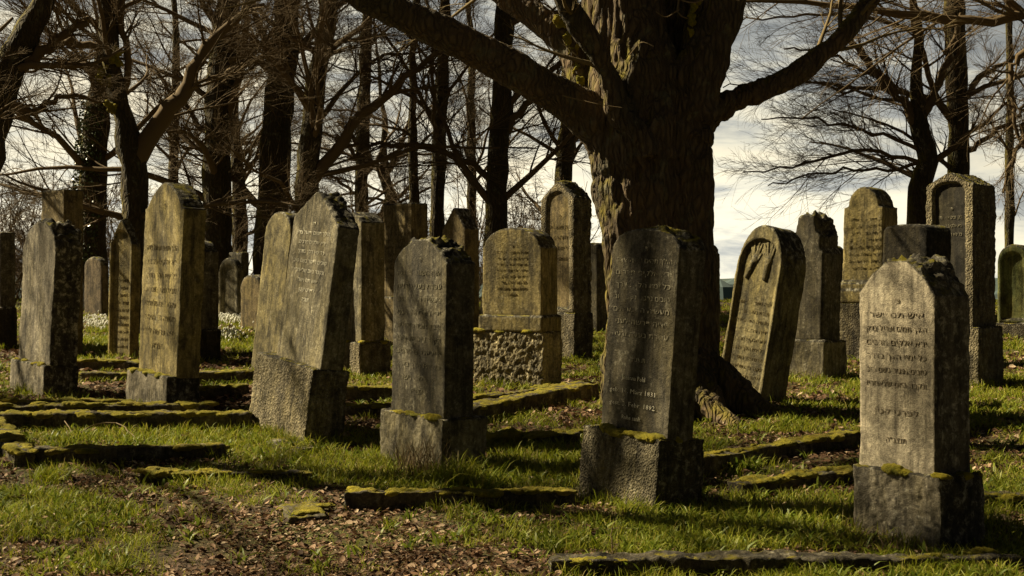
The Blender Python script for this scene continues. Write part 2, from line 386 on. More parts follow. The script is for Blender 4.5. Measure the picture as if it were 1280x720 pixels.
# ------------------------------------------------------------------ ground
def axis(lo, hi, step, out_lo, out_hi, g=1.18):
    core = list(np.arange(lo, hi, step)) + [hi]
    a = []; s = step; p = hi
    while p < out_hi: s *= g; p += s; a.append(p)
    b = []; s = step; p = lo
    while p > out_lo: s *= g; p -= s; b.append(p)
    return np.array(b[::-1] + core + a)
gx = axis(-11, 12, 0.075, -5000, 5000); gy = axis(5.5, 26, 0.075, -60, 6000)
X, Y = np.meshgrid(gx, gy); Z = ground_z(X.ravel(), Y.ravel())
nv_, mv_ = len(gy), len(gx)
idx = np.arange(nv_ * mv_).reshape(nv_, mv_)
q = np.stack([idx[:-1, :-1], idx[:-1, 1:], idx[1:, 1:], idx[1:, :-1]], -1).reshape(-1, 4)
def ground_mat():
    m, t, b = new_mat('woodland_floor')
    g = N('ShaderNodeNewGeometry', t); v = g.outputs['Position']
    s = N('ShaderNodeSeparateXYZ', t); t.links.new(v, s.inputs[0])
    a = noise(t, v, 1.3, 6, 0.6, 0.3); f = noise(t, v, 28, 4, 0.7); c2 = noise(t, v, 7, 4, 0.6)
    col = mixc(t, ramp(t, c2, [(0.35, 0), (0.65, 1)]), (0.050, 0.033, 0.018), (0.10, 0.066, 0.034))
    col = mixc(t, ramp(t, a, [(0.44, 0.0), (0.58, 0.85)]), col, (0.070, 0.072, 0.012))
    col = mixc(t, 0.8, col, ramp(t, f, [(0.3, 0.45), (0.7, 1.35)]), 'MULTIPLY')
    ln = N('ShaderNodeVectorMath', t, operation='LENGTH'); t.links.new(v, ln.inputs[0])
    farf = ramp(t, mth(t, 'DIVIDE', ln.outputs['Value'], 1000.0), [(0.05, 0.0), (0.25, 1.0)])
    fc = mixc(t, ramp(t, noise(t, v, 0.004, 5, 0.6), [(0.4, 0), (0.6, 1)]), (0.035, 0.060, 0.065), (0.075, 0.10, 0.085))  # far land bluish, aerial haze put into its colour
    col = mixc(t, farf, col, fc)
    t.links.new(col, b.inputs['Base Color']); bump(t, b, mth(t, 'ADD', f, c2), 0.8, 0.03)
    return m
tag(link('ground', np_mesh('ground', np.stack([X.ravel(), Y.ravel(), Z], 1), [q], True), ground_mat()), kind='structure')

# ------------------------------------------------------------------ lettering
HEB = ['פ״נ', 'איש תם וישר', 'הולך תמים ופועל צדק', 'ירא אלקים מרבים', 'כל ימיו הלך בדרך', 'טובים נפטר בשם טוב', 'ונקבר ביום שלאחריו', 'אשה חשובה וצנועה', 'עטרת בעלה ובניה', 'מעשיה היו נעימים', 'ידיה פרשה לעני', 'לפרט קטן', 'תנצב״ה']
def heb(idx): return [HEB[i % len(HEB)][::-1] for i in idx]
def lettering(lines, width, height, gap=1.0, res=1):
    """flat letters filling width x height, centred on x, top at z=0, facing -y"""
    V = []; F = []; n = len(lines); pitch = height / n
    for k, s in enumerate(lines):
        if not s.strip(): continue
        cu = bpy.data.curves.new('t', 'FONT'); cu.body = s; cu.size = pitch * 0.60 * gap; cu.offset = -0.010 * pitch; cu.align_x = 'CENTER'
        cu.resolution_u = res; cu.extrude = 0.0016
        o = bpy.data.objects.new('t', cu); C.objects.link(o)
        dg = bpy.context.evaluated_depsgraph_get(); dg.update()
        me = bpy.data.meshes.new_from_object(o.evaluated_get(dg))
        bpy.data.objects.remove(o); bpy.data.curves.remove(cu)
        if len(me.vertices) == 0: continue
        v = np.array([x.co for x in me.vertices]); wd = v[:, 0].max() - v[:, 0].min()
        sx = min(1.0, width / max(wd, 1e-4)) if wd > width or k == 0 or k == n - 1 else min(1.6, width / wd)
        base = len(V)
        for x in v: V.append((x[0] * sx, -x[2], x[1] - (k + 0.8) * pitch))
        for p in me.polygons: F.append([base + i for i in p.vertices])
        bpy.data.meshes.remove(me)
    me = bpy.data.meshes.new('inscription'); me.from_pydata(V, [], F); me.update()
    return me

# ------------------------------------------------------------------ gravestones
def outline(kind, W, H, rise, n=18):
    h = W / 2; s = H - rise; P = [(-h, 0), (h, 0)]
    if kind == 'flat': P += [(h, H), (-h, H)]
    elif kind == 'arch':
        P += [(h, s)] + [(h * math.cos(a), s + rise * math.sin(a)) for a in np.linspace(0, math.pi, n)[1:-1]] + [(-h, s)]
    elif kind == 'segment':
        hh = h * 0.93
        P += [(h, s)] + [(hh * math.cos(a), s + 0.012 + (rise - 0.012) * (math.sin(a) - 0) ** 0.9) for a in np.linspace(0.12, math.pi - 0.12, n)] + [(-h, s)]
    elif kind == 'shoulder':
        hh = h * 0.80; sh = s + rise * 0.28
        P += [(h, s), (h * 0.98, sh), (hh, sh)] + [(hh * math.cos(a), sh + rise * 0.72 * math.sin(a)) for a in np.linspace(0.1, math.pi - 0.1, n)] + [(-hh, sh), (-h * 0.98, sh), (-h, s)]
    elif kind == 'ogee':
        hh = h * 0.9
        P += [(h, s), (hh, s + 0.01)] + [(hh * (1 - u) ** 0.62, s + 0.01 + (rise - 0.01) * u ** 0.9) for u in np.linspace(0.06, 1, n // 2)] + [(-hh * (1 - u) ** 0.62, s + 0.01 + (rise - 0.01) * u ** 0.9) for u in np.linspace(0.94, 0.06, n // 2)] + [(-hh, s + 0.01), (-h, s)]
    elif kind == 'gable': P += [(h, s), (0.02, H), (-0.02, H), (-h, s)]
    elif kind == 'clip': P += [(h, s), (h * 0.72, s + rise * 0.52), (h * 0.30, H), (-h * 0.22, H), (-h * 0.66, s + rise * 0.62), (-h, s + rise * 0.08)]
    elif kind == 'peak': P += [(h, s), (h * 0.62, s + rise * 0.42), (h * 0.06, H), (-h * 0.12, H), (-h, s + rise * 0.18)]
    elif kind == 'gothic':
        P += [(h, s)] + [(h * math.cos(a) ** 1.2 if False else h * (1 - u ** 1.7), s + rise * u) for u in np.linspace(0.1, 1, n // 2)] + [(-h * (1 - u ** 1.7), s + rise * u) for u in np.linspace(0.9, 0.1, n // 2)] + [(-h, s)]
    elif kind == 'broken':
        P += [(h, s), (h * 0.8, s + 0.05), (h * 0.82, s + rise * 0.45), (h * 0.55, s + rise * 0.55), (h * 0.45, H * 0.992), (-h * 0.1, H), (-h * 0.5, H * 0.985), (-h * 0.7, s + rise * 0.5), (-h * 0.95, s + rise * 0.42), (-h, s)]
    return P
def face_dims(P, th, xl, xr):
    c, s = math.cos(th), math.sin(th)
    k = (xl - CX) / FPX; W = (P.x - k * P.y) / (c + k * s)
    k = (xr - CX) / FPX; T = (k * P.y - P.x) / (s - k * c)
    return W, T
def disp_fn(lo, hi, seed, fine=60):
    def f(v): return lo * fbm(v, 5, 2, seed) + hi * fbm(v, fine, 2, seed + 3)
    return f
G_ALL = 'gravestones of the old cemetery'
INFO = []; FEET = []
def gravestone(label, slab, base=None, theta=52, roll=0.0, pitch=0.0, shape='segment', rise=None, mat='grey', bmat='hamdark', d=None,
               text=None, ink='soft_ink', tbox=(0.78, 0.08, 0.6), plinth=None, frame=None, moss=0, rough=(0.006, 0.003), brough=(0.010, 0.004),
               emblem=None, panel=None, seed=1, group=G_ALL, steps=None, taper=0.0, sink=0.25, maxT=0.6, minT=0.10, battered=0.0):
    """slab=(xl, xm, xr, ybottom, ytop), base=(xl, xm, xr, ybottom, ytop) read off as positions on the sloping ground"""
    th = R(theta)
    low = base or slab
    if d is None: P = at(low[1], low[3])
    else:
        P = Vector(((low[1] - CX) / FPX * d, d, 0)); P.z = gz(P.x, P.y)
    d0 = P.y
    W, T = face_dims(P, th, low[0], low[2]); T = min(max(T, minT), maxT); W = max(W, 0.12)
    zp = lambda py, dd: EYE + (HY - py) / FPX * dd
    hb = zp(low[4], d0) - P.z
    ux = Vector((math.cos(th), -math.sin(th), 0)); vy = Vector((math.sin(th), math.cos(th), 0))
    org = P - ux * (W / 2) + vy * (T / 2); org.z = gz(org.x, org.y)
    zoff = P.z - org.z
    mat4 = Matrix.Translation(org) @ Matrix.Rotation(R(roll), 4, 'Y') @ Matrix.Rotation(-th, 4, 'Z') @ Matrix.Rotation(R(pitch), 4, 'X')
    FEET.append((org, ux, vy, W, T))
    root = empty('gravestone', None, label, 'gravestone', group, mat4)
    vox = max(0.009, 0.0012 * d0)
    if base:
        g = Geo(); g.box(-W / 2, W / 2, -T / 2, T / 2, -sink, hb + zoff)
        link('base', g.fused('base', vox, disp_fn(brough[0], brough[1], seed, 38)), M[bmat], root)
        d1 = d0 + 0.05
        Ps = Vector(((slab[1] - CX) / FPX * d1, d1, 0))
        Ws, Ts = face_dims(Ps, th, slab[0], slab[2]); Ts = min(max(Ts, minT), maxT)
        Ts = min(Ts, T * 0.92); 
        off = (Ps - ux * (Ws / 2) + vy * (Ts / 2)) - org
        lx, ly = off.dot(ux), off.dot(vy)
        lx = max(-0.12, min(0.12, lx)); ly = max(-(T - Ts) / 2 + 0.02, min((T - Ts) / 2, ly))
        zb = hb + zoff - 0.012; H = zp(slab[4], d1) - P.z - hb + 0.012
    else:
        Ws, Ts, lx, ly, zb = W, T, 0, 0, -sink; H = hb + zoff + sink
        d1 = d0
    rs = (rise / FPX * d1) if rise is not None else Ws / 2
    INFO.append((label[:40], round(d0, 1), 'W %.2f T %.2f H %.2f' % (Ws, Ts, H + zb), 'base W %.2f T %.2f h %.2f' % (W, T, hb)))
    g = Geo()
    zz = zb
    if plinth:                     # middle step between base and slab
        pl = plinth / FPX * d0
        gp = Geo(); gp.box(lx - Ws / 2 - 0.035, lx + Ws / 2 + 0.035, ly - Ts / 2 - 0.035, ly + Ts / 2 + 0.035, zb, zb + pl)
        link('plinth', gp.fused('plinth', vox, disp_fn(0.004, 0.003, seed + 5)), M[mat], root)
        zz = zb + pl - 0.01; H = H - pl + 0.01
    poly = outline(shape, Ws, H, rs)
    if frame:
        fw = frame
        fr = 0.035
        g.prism(poly, fr - Ts / 2, Ts / 2)
        inner_w = Ws - 2 * fw
        # raised rim: outer outline with an arched opening
        ni = 16; hi = inner_w / 2; top = H - rs * 0.25 - fw * 0.75
        ri = min(hi, max(rs * 0.8, hi * 0.55)); sp = top - ri
        bot = 0.0 if base is None else H * 0.04
        arc = [(hi * math.cos(a), sp + ri * math.sin(a)) for a in np.linspace(0, math.pi, ni)]
        n_out = len(poly)
        # strips left, right, bottom and an arched head
        g.prism([(-Ws / 2, 0), (-hi, 0), (-hi, sp), (-Ws / 2, sp)], -Ts / 2, 0)
        g.prism([(hi, 0), (Ws / 2, 0), (Ws / 2, sp), (hi, sp)], -Ts / 2, 0)
        if bot > 0: g.prism([(-hi, 0), (hi, 0), (hi, bot), (-hi, bot)], -Ts / 2, 0)
        if panel:
            gpn = Geo(); gpn.prism([(-hi - .004, bot), (hi + .004, bot), (hi + .004, sp)] + [(x * 1.01, z) for x, z in arc[1:-1]] + [(-hi - .004, sp)], fr - Ts / 2 - 0.006, fr - Ts / 2 + 0.02); pan = gpn
        def ytop_at(x):
            best = sp
            for i in range(n_out):
                (x0, z0), (x1, z1) = poly[i], poly[(i + 1) % n_out]
                if min(x0, x1) <= x <= max(x0, x1) and abs(x1 - x0) > 1e-6:
                    best = max(best, z0 + (z1 - z0) * (x - x0) / (x1 - x0))
            return best
        for i in range(ni - 1):
            (xa, za), (xb, zb2) = arc[i], arc[i + 1]
            g.prism([(xb, zb2), (xa, za), (xa, ytop_at(xa * 0.999)), (xb, ytop_at(xb * 0.999))], -Ts / 2, 0)
        for sx in (-1, 1):
            xo, xi = sx * Ws / 2, sx * hi
            a, b_ = (xi, xo) if sx > 0 else (xo, xi)
            g.prism([(a, sp - 0.005), (b_, sp - 0.005), (b_, ytop_at(b_ * 0.998)), (a, ytop_at(a * 0.998))], -Ts / 2, 0)
    else:
        g.prism(poly, -Ts / 2, Ts / 2)
    if steps:                      # moulded courses, given as (height, projection, thickness)
        for hz, pr, tk in steps:
            g.box(-Ws / 2 - pr, Ws / 2 + pr, -Ts / 2 - pr, Ts / 2 + pr, hz, hz + tk)
    if taper:
        g.v = [(x * (1 - taper * z / H), y * (1 - taper * z / H), z) for x, y, z in g.v]
    df = disp_fn(rough[0], rough[1], seed + 9, 45)
    def dfront(v):
        k = df(v)
        flat = (v[:, 1] < -Ts / 2 + (0.05 if frame else 0.012)) & (np.abs(v[:, 0]) < Ws / 2 - 0.02)
        k = np.where(flat, k * 0.25, k)
        if battered:
            edge = np.clip((v[:, 2] - (H - rs)) / max(rs, .05), 0, 1) * (v[:, 1] > -Ts / 2 + 0.02)
            k = k + edge * battered * fbm(v, 16, 3, seed + 2)
        return k
    so_ = link('slab', g.fused('slab', vox, dfront), M[mat], root); so_.location = (lx, ly, zz)
    if frame and panel: link('panel', pan.mesh('panel'), M[panel], so_)
    yf = -Ts / 2 + ((0.029 if panel else 0.035) if frame else 0)
    if text:
        wf, t0, hf = tbox
        wt = (Ws - (2 * frame if frame else 0)) * wf
        io = link('inscription', lettering(text, wt, H * hf), M[ink], so_)
        io.location = (0, yf - 0.0028, H * (1 - t0))
    if emblem: emblem(so_, Ws, H, yf)
    if moss:
        gm = Geo(); r2 = random.Random(seed)
        zt = hb + zoff if base else 0
        n = int(moss * 26)
        for i in range(n):
            sidek = r2.random()
            if sidek < 0.8:
                x = r2.uniform(-W / 2 + 0.02, W / 2 - 0.02); y = -T / 2 + r2.uniform(0.0, max(0.05, (ly - Ts / 2) + T / 2))
            else:
                x = W / 2 - r2.uniform(0, 0.06); y = r2.uniform(-T / 2, T / 2)
            if float(fbm(np.array([[x * 3.1, seed * 2.3, 0.4]]), 1.6, 2, seed)[0]) < -0.12: continue
            a = r2.uniform(0.018, 0.052)
            gm.ell((x, y, zt + r2.uniform(-0.012, 0.004)), (a * 1.6, a * 0.8, a * r2.uniform(0.35, 0.7)), 8)
        if gm.v: link('moss_clump', gm.fused('moss_clump', max(0.008, vox * 0.9), disp_fn(0.006, 0.006, seed, 70)), M['moss'], root)
    return root

def priest_hands(parent, W, H, yf):
    g = Geo()
    s = W * 0.62
    def cap(a, b, r0, r1):
        a = Vector((a[0] * s, 0, a[1] * s)); b = Vector((b[0] * s, 0, b[1] * s))
        g.tube([a, (a + b) / 2, b], [r0 * s, (r0 + r1) / 2 * s, r1 * s], 8); g.ell(b, (r1 * s,) * 3, 8)
    for sx, lean in ((-1, -0.10), (1, -0.02)):
        cx = sx * 0.24
        cap((cx + lean * 2.4, -0.62), (cx + lean * 0.6, -0.15), 0.085, 0.10)                      # wrist and cuff
        g.ell(((cx) * s, 0, -0.05 * s), (0.125 * s, 0.08 * s, 0.16 * s), 10)                        # palm
        for dx, tipx, tz, r0 in ((-0.085, -0.20, 0.40, 0.042), (-0.035, -0.10, 0.46, 0.044), (0.035, 0.09, 0.47, 0.044), (0.085, 0.185, 0.40, 0.040)):
            cap((cx + dx, 0.05), (cx + tipx, tz), r0, r0 * 0.8)                                       # four fingers in two pairs
        cap((cx - sx * 0.09, -0.08), (cx - sx * 0.20, 0.12), 0.045, 0.036)                            # thumb towards the other hand
    g.v = [(x, y * 0.75, z) for x, y, z in g.v]
    o = link('blessing_hands_emblem', g.fused('blessing_hands_emblem', 0.006, disp_fn(0.001, 0.001, 5)), M['olive'], parent)
    o.location = (0, yf, H - W * 0.60)

# front row, largest in the photo
gravestone('pale peaked gravestone, nearest and farthest right in the front row, on a dark base',
    (1073, 1168, 1212, 597, 325), (1067, 1176, 1232, 692, 597), theta=55, shape='clip', rise=45, mat='pale', bmat='crusted', ink='pale_dark_ink',
    text=heb([0]) + heb([1, 2, 3, 4, 5, 6]) + ['', heb([11])[0], '', heb([12])[0]], tbox=(0.78, 0.15, 0.72), moss=1.0, seed=11, brough=(0.014, 0.006), battered=0.05, rough=(0.005, 0.002))
gravestone('dark leaning gravestone with white German lettering in front of the big tree trunk',
    (745, 828, 860, 546, 284), (722, 819, 876, 643, 549), theta=54, roll=3.8, shape='segment', rise=24, mat='slate', bmat='tooled',
    text=heb([0]) + heb([2, 3, 4, 5, 9, 10, 8]) + ['', heb([12])[0]], ink='pale_ink', tbox=(0.82, 0.06, 0.60), moss=1.2, seed=12, rough=(0.006, 0.003), battered=0.03)
gravestone('dark upright gravestone with clipped corners and lichened top in the middle of the front row',
    (488, 554, 590, 525, 298), (475, 552, 608, 592, 524), theta=54, roll=1.0, shape='clip', rise=30, mat='slate', bmat='grey',
    text=heb([0]) + heb([7, 8, 9, 10, 5, 6, 3, 4, 1]) + heb([12]), ink='grey_ink', tbox=(0.82, 0.07, 0.82), moss=1.6, seed=13, rough=(0.006, 0.003), battered=0.05)
gravestone('tall grey gravestone leaning right on a rough hammered block, left of centre',
    (334, 390, 418, 456, 234), (309, 380, 428, 558, 456), theta=58, roll=7.0, shape='peak', rise=42, mat='grey', bmat='ham',
    text=heb([0]) + heb([2, 3, 4, 5, 6]) + heb([1, 11]) + heb([12]), ink='white_ink', tbox=(0.76, 0.15, 0.50), seed=14, battered=0.04, maxT=0.5)  # white tone stands in for lit facets of the cut letters
gravestone('tall ochre gravestone with pointed shouldered top and ruled lettering, left side',
    (171, 219, 247, 470, 224), (156, 207, 249, 517, 470), theta=52, roll=2.5, shape='ogee', rise=34, mat='gold', bmat='crusted',
    text=heb([0]) + ['', ''] + heb([2, 3, 4, 5, 6, 9, 10]) + heb([12]), ink='gold_ink', tbox=(0.80, 0.08, 0.80), moss=1.6, seed=15)
gravestone('squat dark-sided gravestone with black mossy rounded top at the left edge',
    (20, 60, 94, 457, 275), (11, 54, 97, 498, 456), theta=50, roll=3.0, shape='arch', rise=40, mat='crusted', bmat='crusted', moss=1.2, seed=16, battered=0.06, rough=(0.010, 0.005))
# middle row
gravestone('ochre segment-topped gravestone on a coarse pebbly plinth block, centre',
    (603, 677, 697, 415, 284), (591, 680, 703, 490, 415), theta=33, shape='segment', rise=26, mat='gold', bmat='pebbly', plinth=22,
    text=heb([0, 7, 8, 9, 10, 3, 4, 5, 12]), ink='gold_ink', tbox=(0.5, 0.16, 0.62), moss=1.1, seed=21, brough=(0.010, 0.012))
gravestone('arched leaning gravestone with a relief of two blessing hands, right of the big tree',
    (894, 950, 1001, 503, 280), None, theta=47, roll=9.0, pitch=0, shape='arch', rise=58, mat='olive', d=13.3, frame=0.036,
    text=heb([7, 8, 9, 10, 3, 4, 5, 6, 1, 2, 12]), ink='gold_ink', tbox=(0.82, 0.36, 0.50), emblem=priest_hands, seed=22, maxT=0.40)
gravestone('tall rough-hewn gravestone with a sunken arched panel, just left of the big trunk',
    (663, 705, 728, 398, 225), (690, 718, 742, 452, 391), theta=45, shape='gable', rise=22, mat='ham', bmat='hamdark', frame=0.10, d=17.8, panel='brown',
    text=heb([0, 2, 3, 4, 5]), ink='gold_ink', tbox=(0.8, 0.22, 0.4), seed=23, rough=(0.014, 0.012))
gravestone('smooth grey-brown gravestone with diagonal shadow streaks behind the tall leaning stone',
    (417, 452, 481, 430, 264), (412, 450, 489, 473, 428), theta=50, shape='clip', rise=14, mat='grey', bmat='ham', moss=0.9, seed=24)
gravestone('round-shouldered olive gravestone partly hidden left of the tall leaning stone',
    (313, 345, 368, 442, 263), None, theta=50, roll=6, shape='arch', rise=30, mat='olive', d=16.0, seed=25, maxT=0.25)
gravestone('square brown pillar gravestone with ruled lettering and a stepped foot, left of centre',
    (479, 515, 535, 372, 253), (474, 516, 538, 425, 371), theta=45, shape='flat', mat='brown', bmat='brown', d=20.5, text=heb([2, 3, 4, 5, 6, 8, 9, 10]), ink='gold_ink', tbox=(0.8, 0.2, 0.6), seed=26)
gravestone('steep gable-topped gravestone behind the dark front stone, centre',
    (552, 582, 600, 430, 259), None, theta=45, shape='gable', rise=27, mat='brown', d=19.5, seed=27, steps=None)
gravestone('narrow gothic gravestone with a sunken pointed panel, between two leaning stones at left',
    (134, 163, 174, 443, 272), None, theta=35, roll=1.0, shape='gothic', rise=46, mat='gold', frame=0.05, d=17.5, text=heb([2, 3, 4, 5, 6, 8, 9, 10, 1, 7, 12]), ink='gold_ink', tbox=(0.8, 0.36, 0.5), seed=28)
gravestone('square-topped column gravestone standing behind the squat dark-sided stone',
    (52, 80, 104, 440, 236), None, theta=45, shape='flat', mat='brown', d=18.0, seed=29, rough=(0.006, 0.004))
gravestone('dark stepped gravestone behind the tall ochre pointed stone',
    (226, 252, 274, 415, 300), (226, 252, 277, 450, 412), theta=50, shape='shoulder', rise=18, mat='slate', bmat='black', d=17.5, seed=30)
gravestone('dark gravestone cut by the left edge of the picture',
    (-34, 0, 20, 385, 290), (-38, -2, 22, 432, 384), theta=48, shape='flat', mat='slate', bmat='black', d=19.0, seed=31)
# right-hand rows
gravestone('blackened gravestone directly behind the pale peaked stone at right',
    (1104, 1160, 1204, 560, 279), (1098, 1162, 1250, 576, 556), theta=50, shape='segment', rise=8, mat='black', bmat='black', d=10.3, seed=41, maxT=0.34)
gravestone('tall rough stone with a dark arched panel and white lettering at the right edge',
    (1156, 1216, 1246, 412, 214), (1152, 1224, 1268, 489, 409), theta=42, shape='gable', rise=16, mat='ham', bmat='ham', frame=0.085, panel='plate',
    text=heb([0, 2, 3, 4]), ink='pale_ink', tbox=(0.72, 0.20, 0.22), seed=42, rough=(0.010, 0.009))
gravestone('tapering shouldered gravestone on a stepped base, right background',
    (1052, 1106, 1127, 380, 232), (1042, 1104, 1130, 442, 379), theta=35, shape='shoulder', rise=36, mat='gold', bmat='hamdark', d=17.2, steps=[(0.0, 0.05, 0.16), (0.16, 0.03, 0.10)], taper=0.10, seed=43,
    text=heb([2, 3, 4, 5, 6, 8, 9, 10]), ink='gold_ink', tbox=(0.8, 0.2, 0.5))
gravestone('weather-broken gravestone behind the one with the blessing hands',
    (984, 1026, 1050, 430, 268), (982, 1030, 1058, 472, 426), theta=45, roll=1.0, shape='broken', rise=48, mat='slate', bmat='grey', seed=44, battered=0.06, d=15.3)
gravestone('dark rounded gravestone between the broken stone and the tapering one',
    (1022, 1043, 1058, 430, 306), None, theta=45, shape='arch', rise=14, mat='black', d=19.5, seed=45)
gravestone('green algae-covered round-topped gravestone cut by the right edge of the picture',
    (1246, 1288, 1304, 405, 305), (1240, 1292, 1310, 432, 404), theta=32, shape='arch', rise=22, mat='green', bmat='hamdark', d=21.0, frame=0.07, seed=46)
gravestone('slim tall column gravestone showing along the right side of the trunk',
    (850, 872, 887, 440, 220), None, theta=45, shape='flat', mat='brown', d=19.0, seed=47)
gravestone('low square-shouldered stone just right of the trunk, behind the slim column',
    (868, 888, 901, 430, 305), None, theta=45, shape='shoulder', rise=18, mat='slate', d=20.0, seed=48)
gravestone('dark flat gravestone half hidden behind the left side of the trunk',
    (722, 748, 770, 405, 303), None, theta=40, shape='segment', rise=6, mat='slate', d=22.5, seed=49)
# far row
gravestone('small reddish round-topped gravestone in the far row at left',
    (105, 127, 136, 394, 321), None, theta=40, shape='arch', rise=12, mat='pink', d=26.5, seed=51)
gravestone('small pale arched stone with a sunken field in the far row',
    (272, 298, 306, 392, 322), None, theta=35, shape='arch', rise=20, mat='grey', d=26.0, frame=0.07, seed=52)
gravestone('square far gravestone rising behind the small arched stone',
    (285, 303, 312, 392, 315), None, theta=40, shape='flat', mat='slate', d=28.0, seed=53)
gravestone('low dull gravestone in the far row beside the olive stone',
    (300, 326, 338, 410, 343), None, theta=40, shape='arch', rise=18, mat='brown', d=23.5, seed=54)
gravestone('low dark gravestone far behind, left of the ochre pebbly-based stone',
    (540, 560, 572, 398, 330), None, theta=40, shape='arch', rise=14, mat='slate', d=27.0, seed=55)
if globals().get('DBG'):
    for r_ in INFO: print('STONE', *r_)

# white letters of the front stone with the German epitaph
for o in bpy.data.objects:
    if o.name.startswith('gravestone') and 'German' in o.get('label', ''):
        sl = [c for c in o.children if c.name.startswith('slab')][0]
        bb = [Vector(b) for b in sl.bound_box]; x0, x1 = min(b.x for b in bb), max(b.x for b in bb); y0 = min(b.y for b in bb); z1 = max(b.z for b in bb)
        io = link('german_inscription', lettering(['Johanna Pohl', 'geb. 16. März 1831', 'gest. 3. Febr. 1892', 'Ruhe sanft'], (x1 - x0) * 0.66, z1 * 0.25, 0.86), M['white_ink'], sl)
        io.location = (-0.02, y0 - 0.0005, z1 * 0.305)
        io['label'] = 'white four-line epitaph in Latin letters'

# ------------------------------------------------------------------ mossy grave kerbs
def kerb(label, a, b, depth=0.16, height=0.12, moss=1.0, seed=1, sink=0.12, group='mossy kerbs edging the graves', name='grave_kerb', cat='grave kerb', dirty='kerb', wig=0.010):
    A, B = at(*a), at(*b)
    L = (B - A).length; ang = math.atan2(B.y - A.y, B.x - A.x)
    mid = (A + B) / 2
    slope = math.atan2(B.z - A.z, math.hypot(B.x - A.x, B.y - A.y))
    mat4 = Matrix.Translation(mid) @ Matrix.Rotation(ang, 4, 'Z') @ Matrix.Rotation(-slope, 4, 'Y')
    root = empty(name, None, label, cat, group, mat4)
    vox = max(0.011, 0.0013 * mid.y)
    g = Geo(); r2 = random.Random(seed)
    n = max(1, int(L / 1.1)); cuts = [-L / 2] + sorted(-L / 2 + L * (i + r2.uniform(-.12, .12)) / n for i in range(1, n)) + [L / 2]
    for i in range(n):
        dz = r2.uniform(-0.012, 0.012)
        g.box(cuts[i] + 0.008, cuts[i + 1] - 0.008, 0.0 + r2.uniform(-.012, .012), depth + r2.uniform(-.012, .012), -sink, height + dz)
    link('kerbstone', g.fused('kerbstone', vox, disp_fn(0.016, 0.008, seed, 30)), M[dirty], root)
    if moss > 0:
        gm = Geo(); m_ = int(L * 30 * moss)
        for i in range(m_):
            x = r2.uniform(-L / 2, L / 2); y = r2.uniform(0.0, depth); s = r2.uniform(0.028, 0.062)
            if float(fbm(np.array([[x * 1.7, seed, 0.3]]), 1.0, 2, seed)[0]) < -0.45 + 0.4 * (1 - moss): continue
            gm.ell((x, y, height + r2.uniform(-0.018, 0.002)), (s * 1.7, s, s * r2.uniform(0.25, 0.5)), 8)
        if gm.v: link('moss_cover', gm.fused('moss_cover', vox * 1.0, disp_fn(0.008, 0.008, seed + 1, 55)), M['moss'], root)
    return root
kerb('short mossy kerb between the gothic stone and the tall ochre stone', (92, 463), (182, 463), moss=1.1, seed=1)
kerb('broken mossy kerb pieces above the leaf patch at left', (98, 478), (168, 478), 0.14, 0.09, moss=1.0, seed=2)
kerb('uppermost of the three long parallel kerbs at the left edge', (-40, 512), (160, 513), 0.15, 0.10, moss=0.7, seed=3)
kerb('middle of the three long parallel kerbs at the left edge', (-40, 526), (262, 525), 0.16, 0.12, moss=0.8, seed=4)
kerb('longest and lowest of the three parallel kerbs at left, ending at the hammered block', (-40, 541), (312, 540), 0.17, 0.14, moss=1.1, seed=5)
kerb('low kerb along the grass in front of the three parallel kerbs', (42, 582), (282, 573), 0.13, 0.10, moss=1.2, seed=6)
kerb('slanting mossy end kerb joining the left kerbs to the lower one', (44, 584), (-6, 532), 0.15, 0.11, moss=1.5, seed=7)
kerb('sunken dark kerb in the leaf litter left of the middle dark stone', (172, 604), (392, 604), 0.13, 0.07, moss=0.6, seed=8)
kerb('long half-buried kerb across the foreground between the two dark stones', (428, 637), (722, 631), 0.12, 0.10, moss=0.6, seed=9)
kerb('mossy kerb between the tall ochre stone and the leaning stone, upper', (244, 480), (318, 480), 0.2, 0.12, moss=1.3, seed=10)
kerb('mossy kerb between the tall ochre stone and the leaning stone, lower', (249, 500), (312, 498), 0.16, 0.11, moss=1.4, seed=11)
kerb('mossy kerb behind the clipped dark stone, upper of two', (426, 502), (492, 500), 0.2, 0.15, moss=1.2, seed=12)
kerb('mossy kerb behind the clipped dark stone, lower of two', (426, 527), (490, 525), 0.16, 0.11, moss=0.8, seed=13)
kerb('dark kerb running along the foot of the pebbly plinth block', (590, 515), (742, 490), 0.14, 0.11, moss=0.7, seed=14)
kerb('thick bright mossy kerb running diagonally towards the big trunk', (594, 530), (748, 498), 0.24, 0.13, moss=2.0, seed=15)
kerb('short bright mossy kerb left of the stone with white lettering', (671, 558), (728, 556), 0.16, 0.10, moss=1.7, seed=16)
kerb('upper of the two slanting kerbs between the tree and the pale stone', (878, 596), (1082, 560), 0.16, 0.12, moss=0.7, seed=17)
kerb('lower of the two slanting kerbs between the tree and the pale stone', (930, 616), (1082, 598), 0.17, 0.08, moss=1.2, seed=18)
kerb('broad dark kerb across the lower right corner of the picture', (684, 722), (1290, 714), 0.15, 0.065, moss=0.10, seed=19, dirty='kerb_dark')
kerb('dark kerb at the right edge behind the pale stone', (1222, 632), (1300, 636), 0.14, 0.07, moss=0.5, seed=20)
kerb('small mossy slab tilted in the leaf litter, lower left of centre', (360, 655), (412, 652), 0.42, 0.05, moss=0.7, seed=21, name='grave_slab', cat='slab', group=None)
kerb('flat pale slab at the foot of the rough hammered block', (318, 557), (376, 566), 0.5, 0.03, moss=0.0, seed=22, name='grave_slab', cat='slab', group=None, dirty='pale')
gmm = Geo(); pm = at(628, 552)
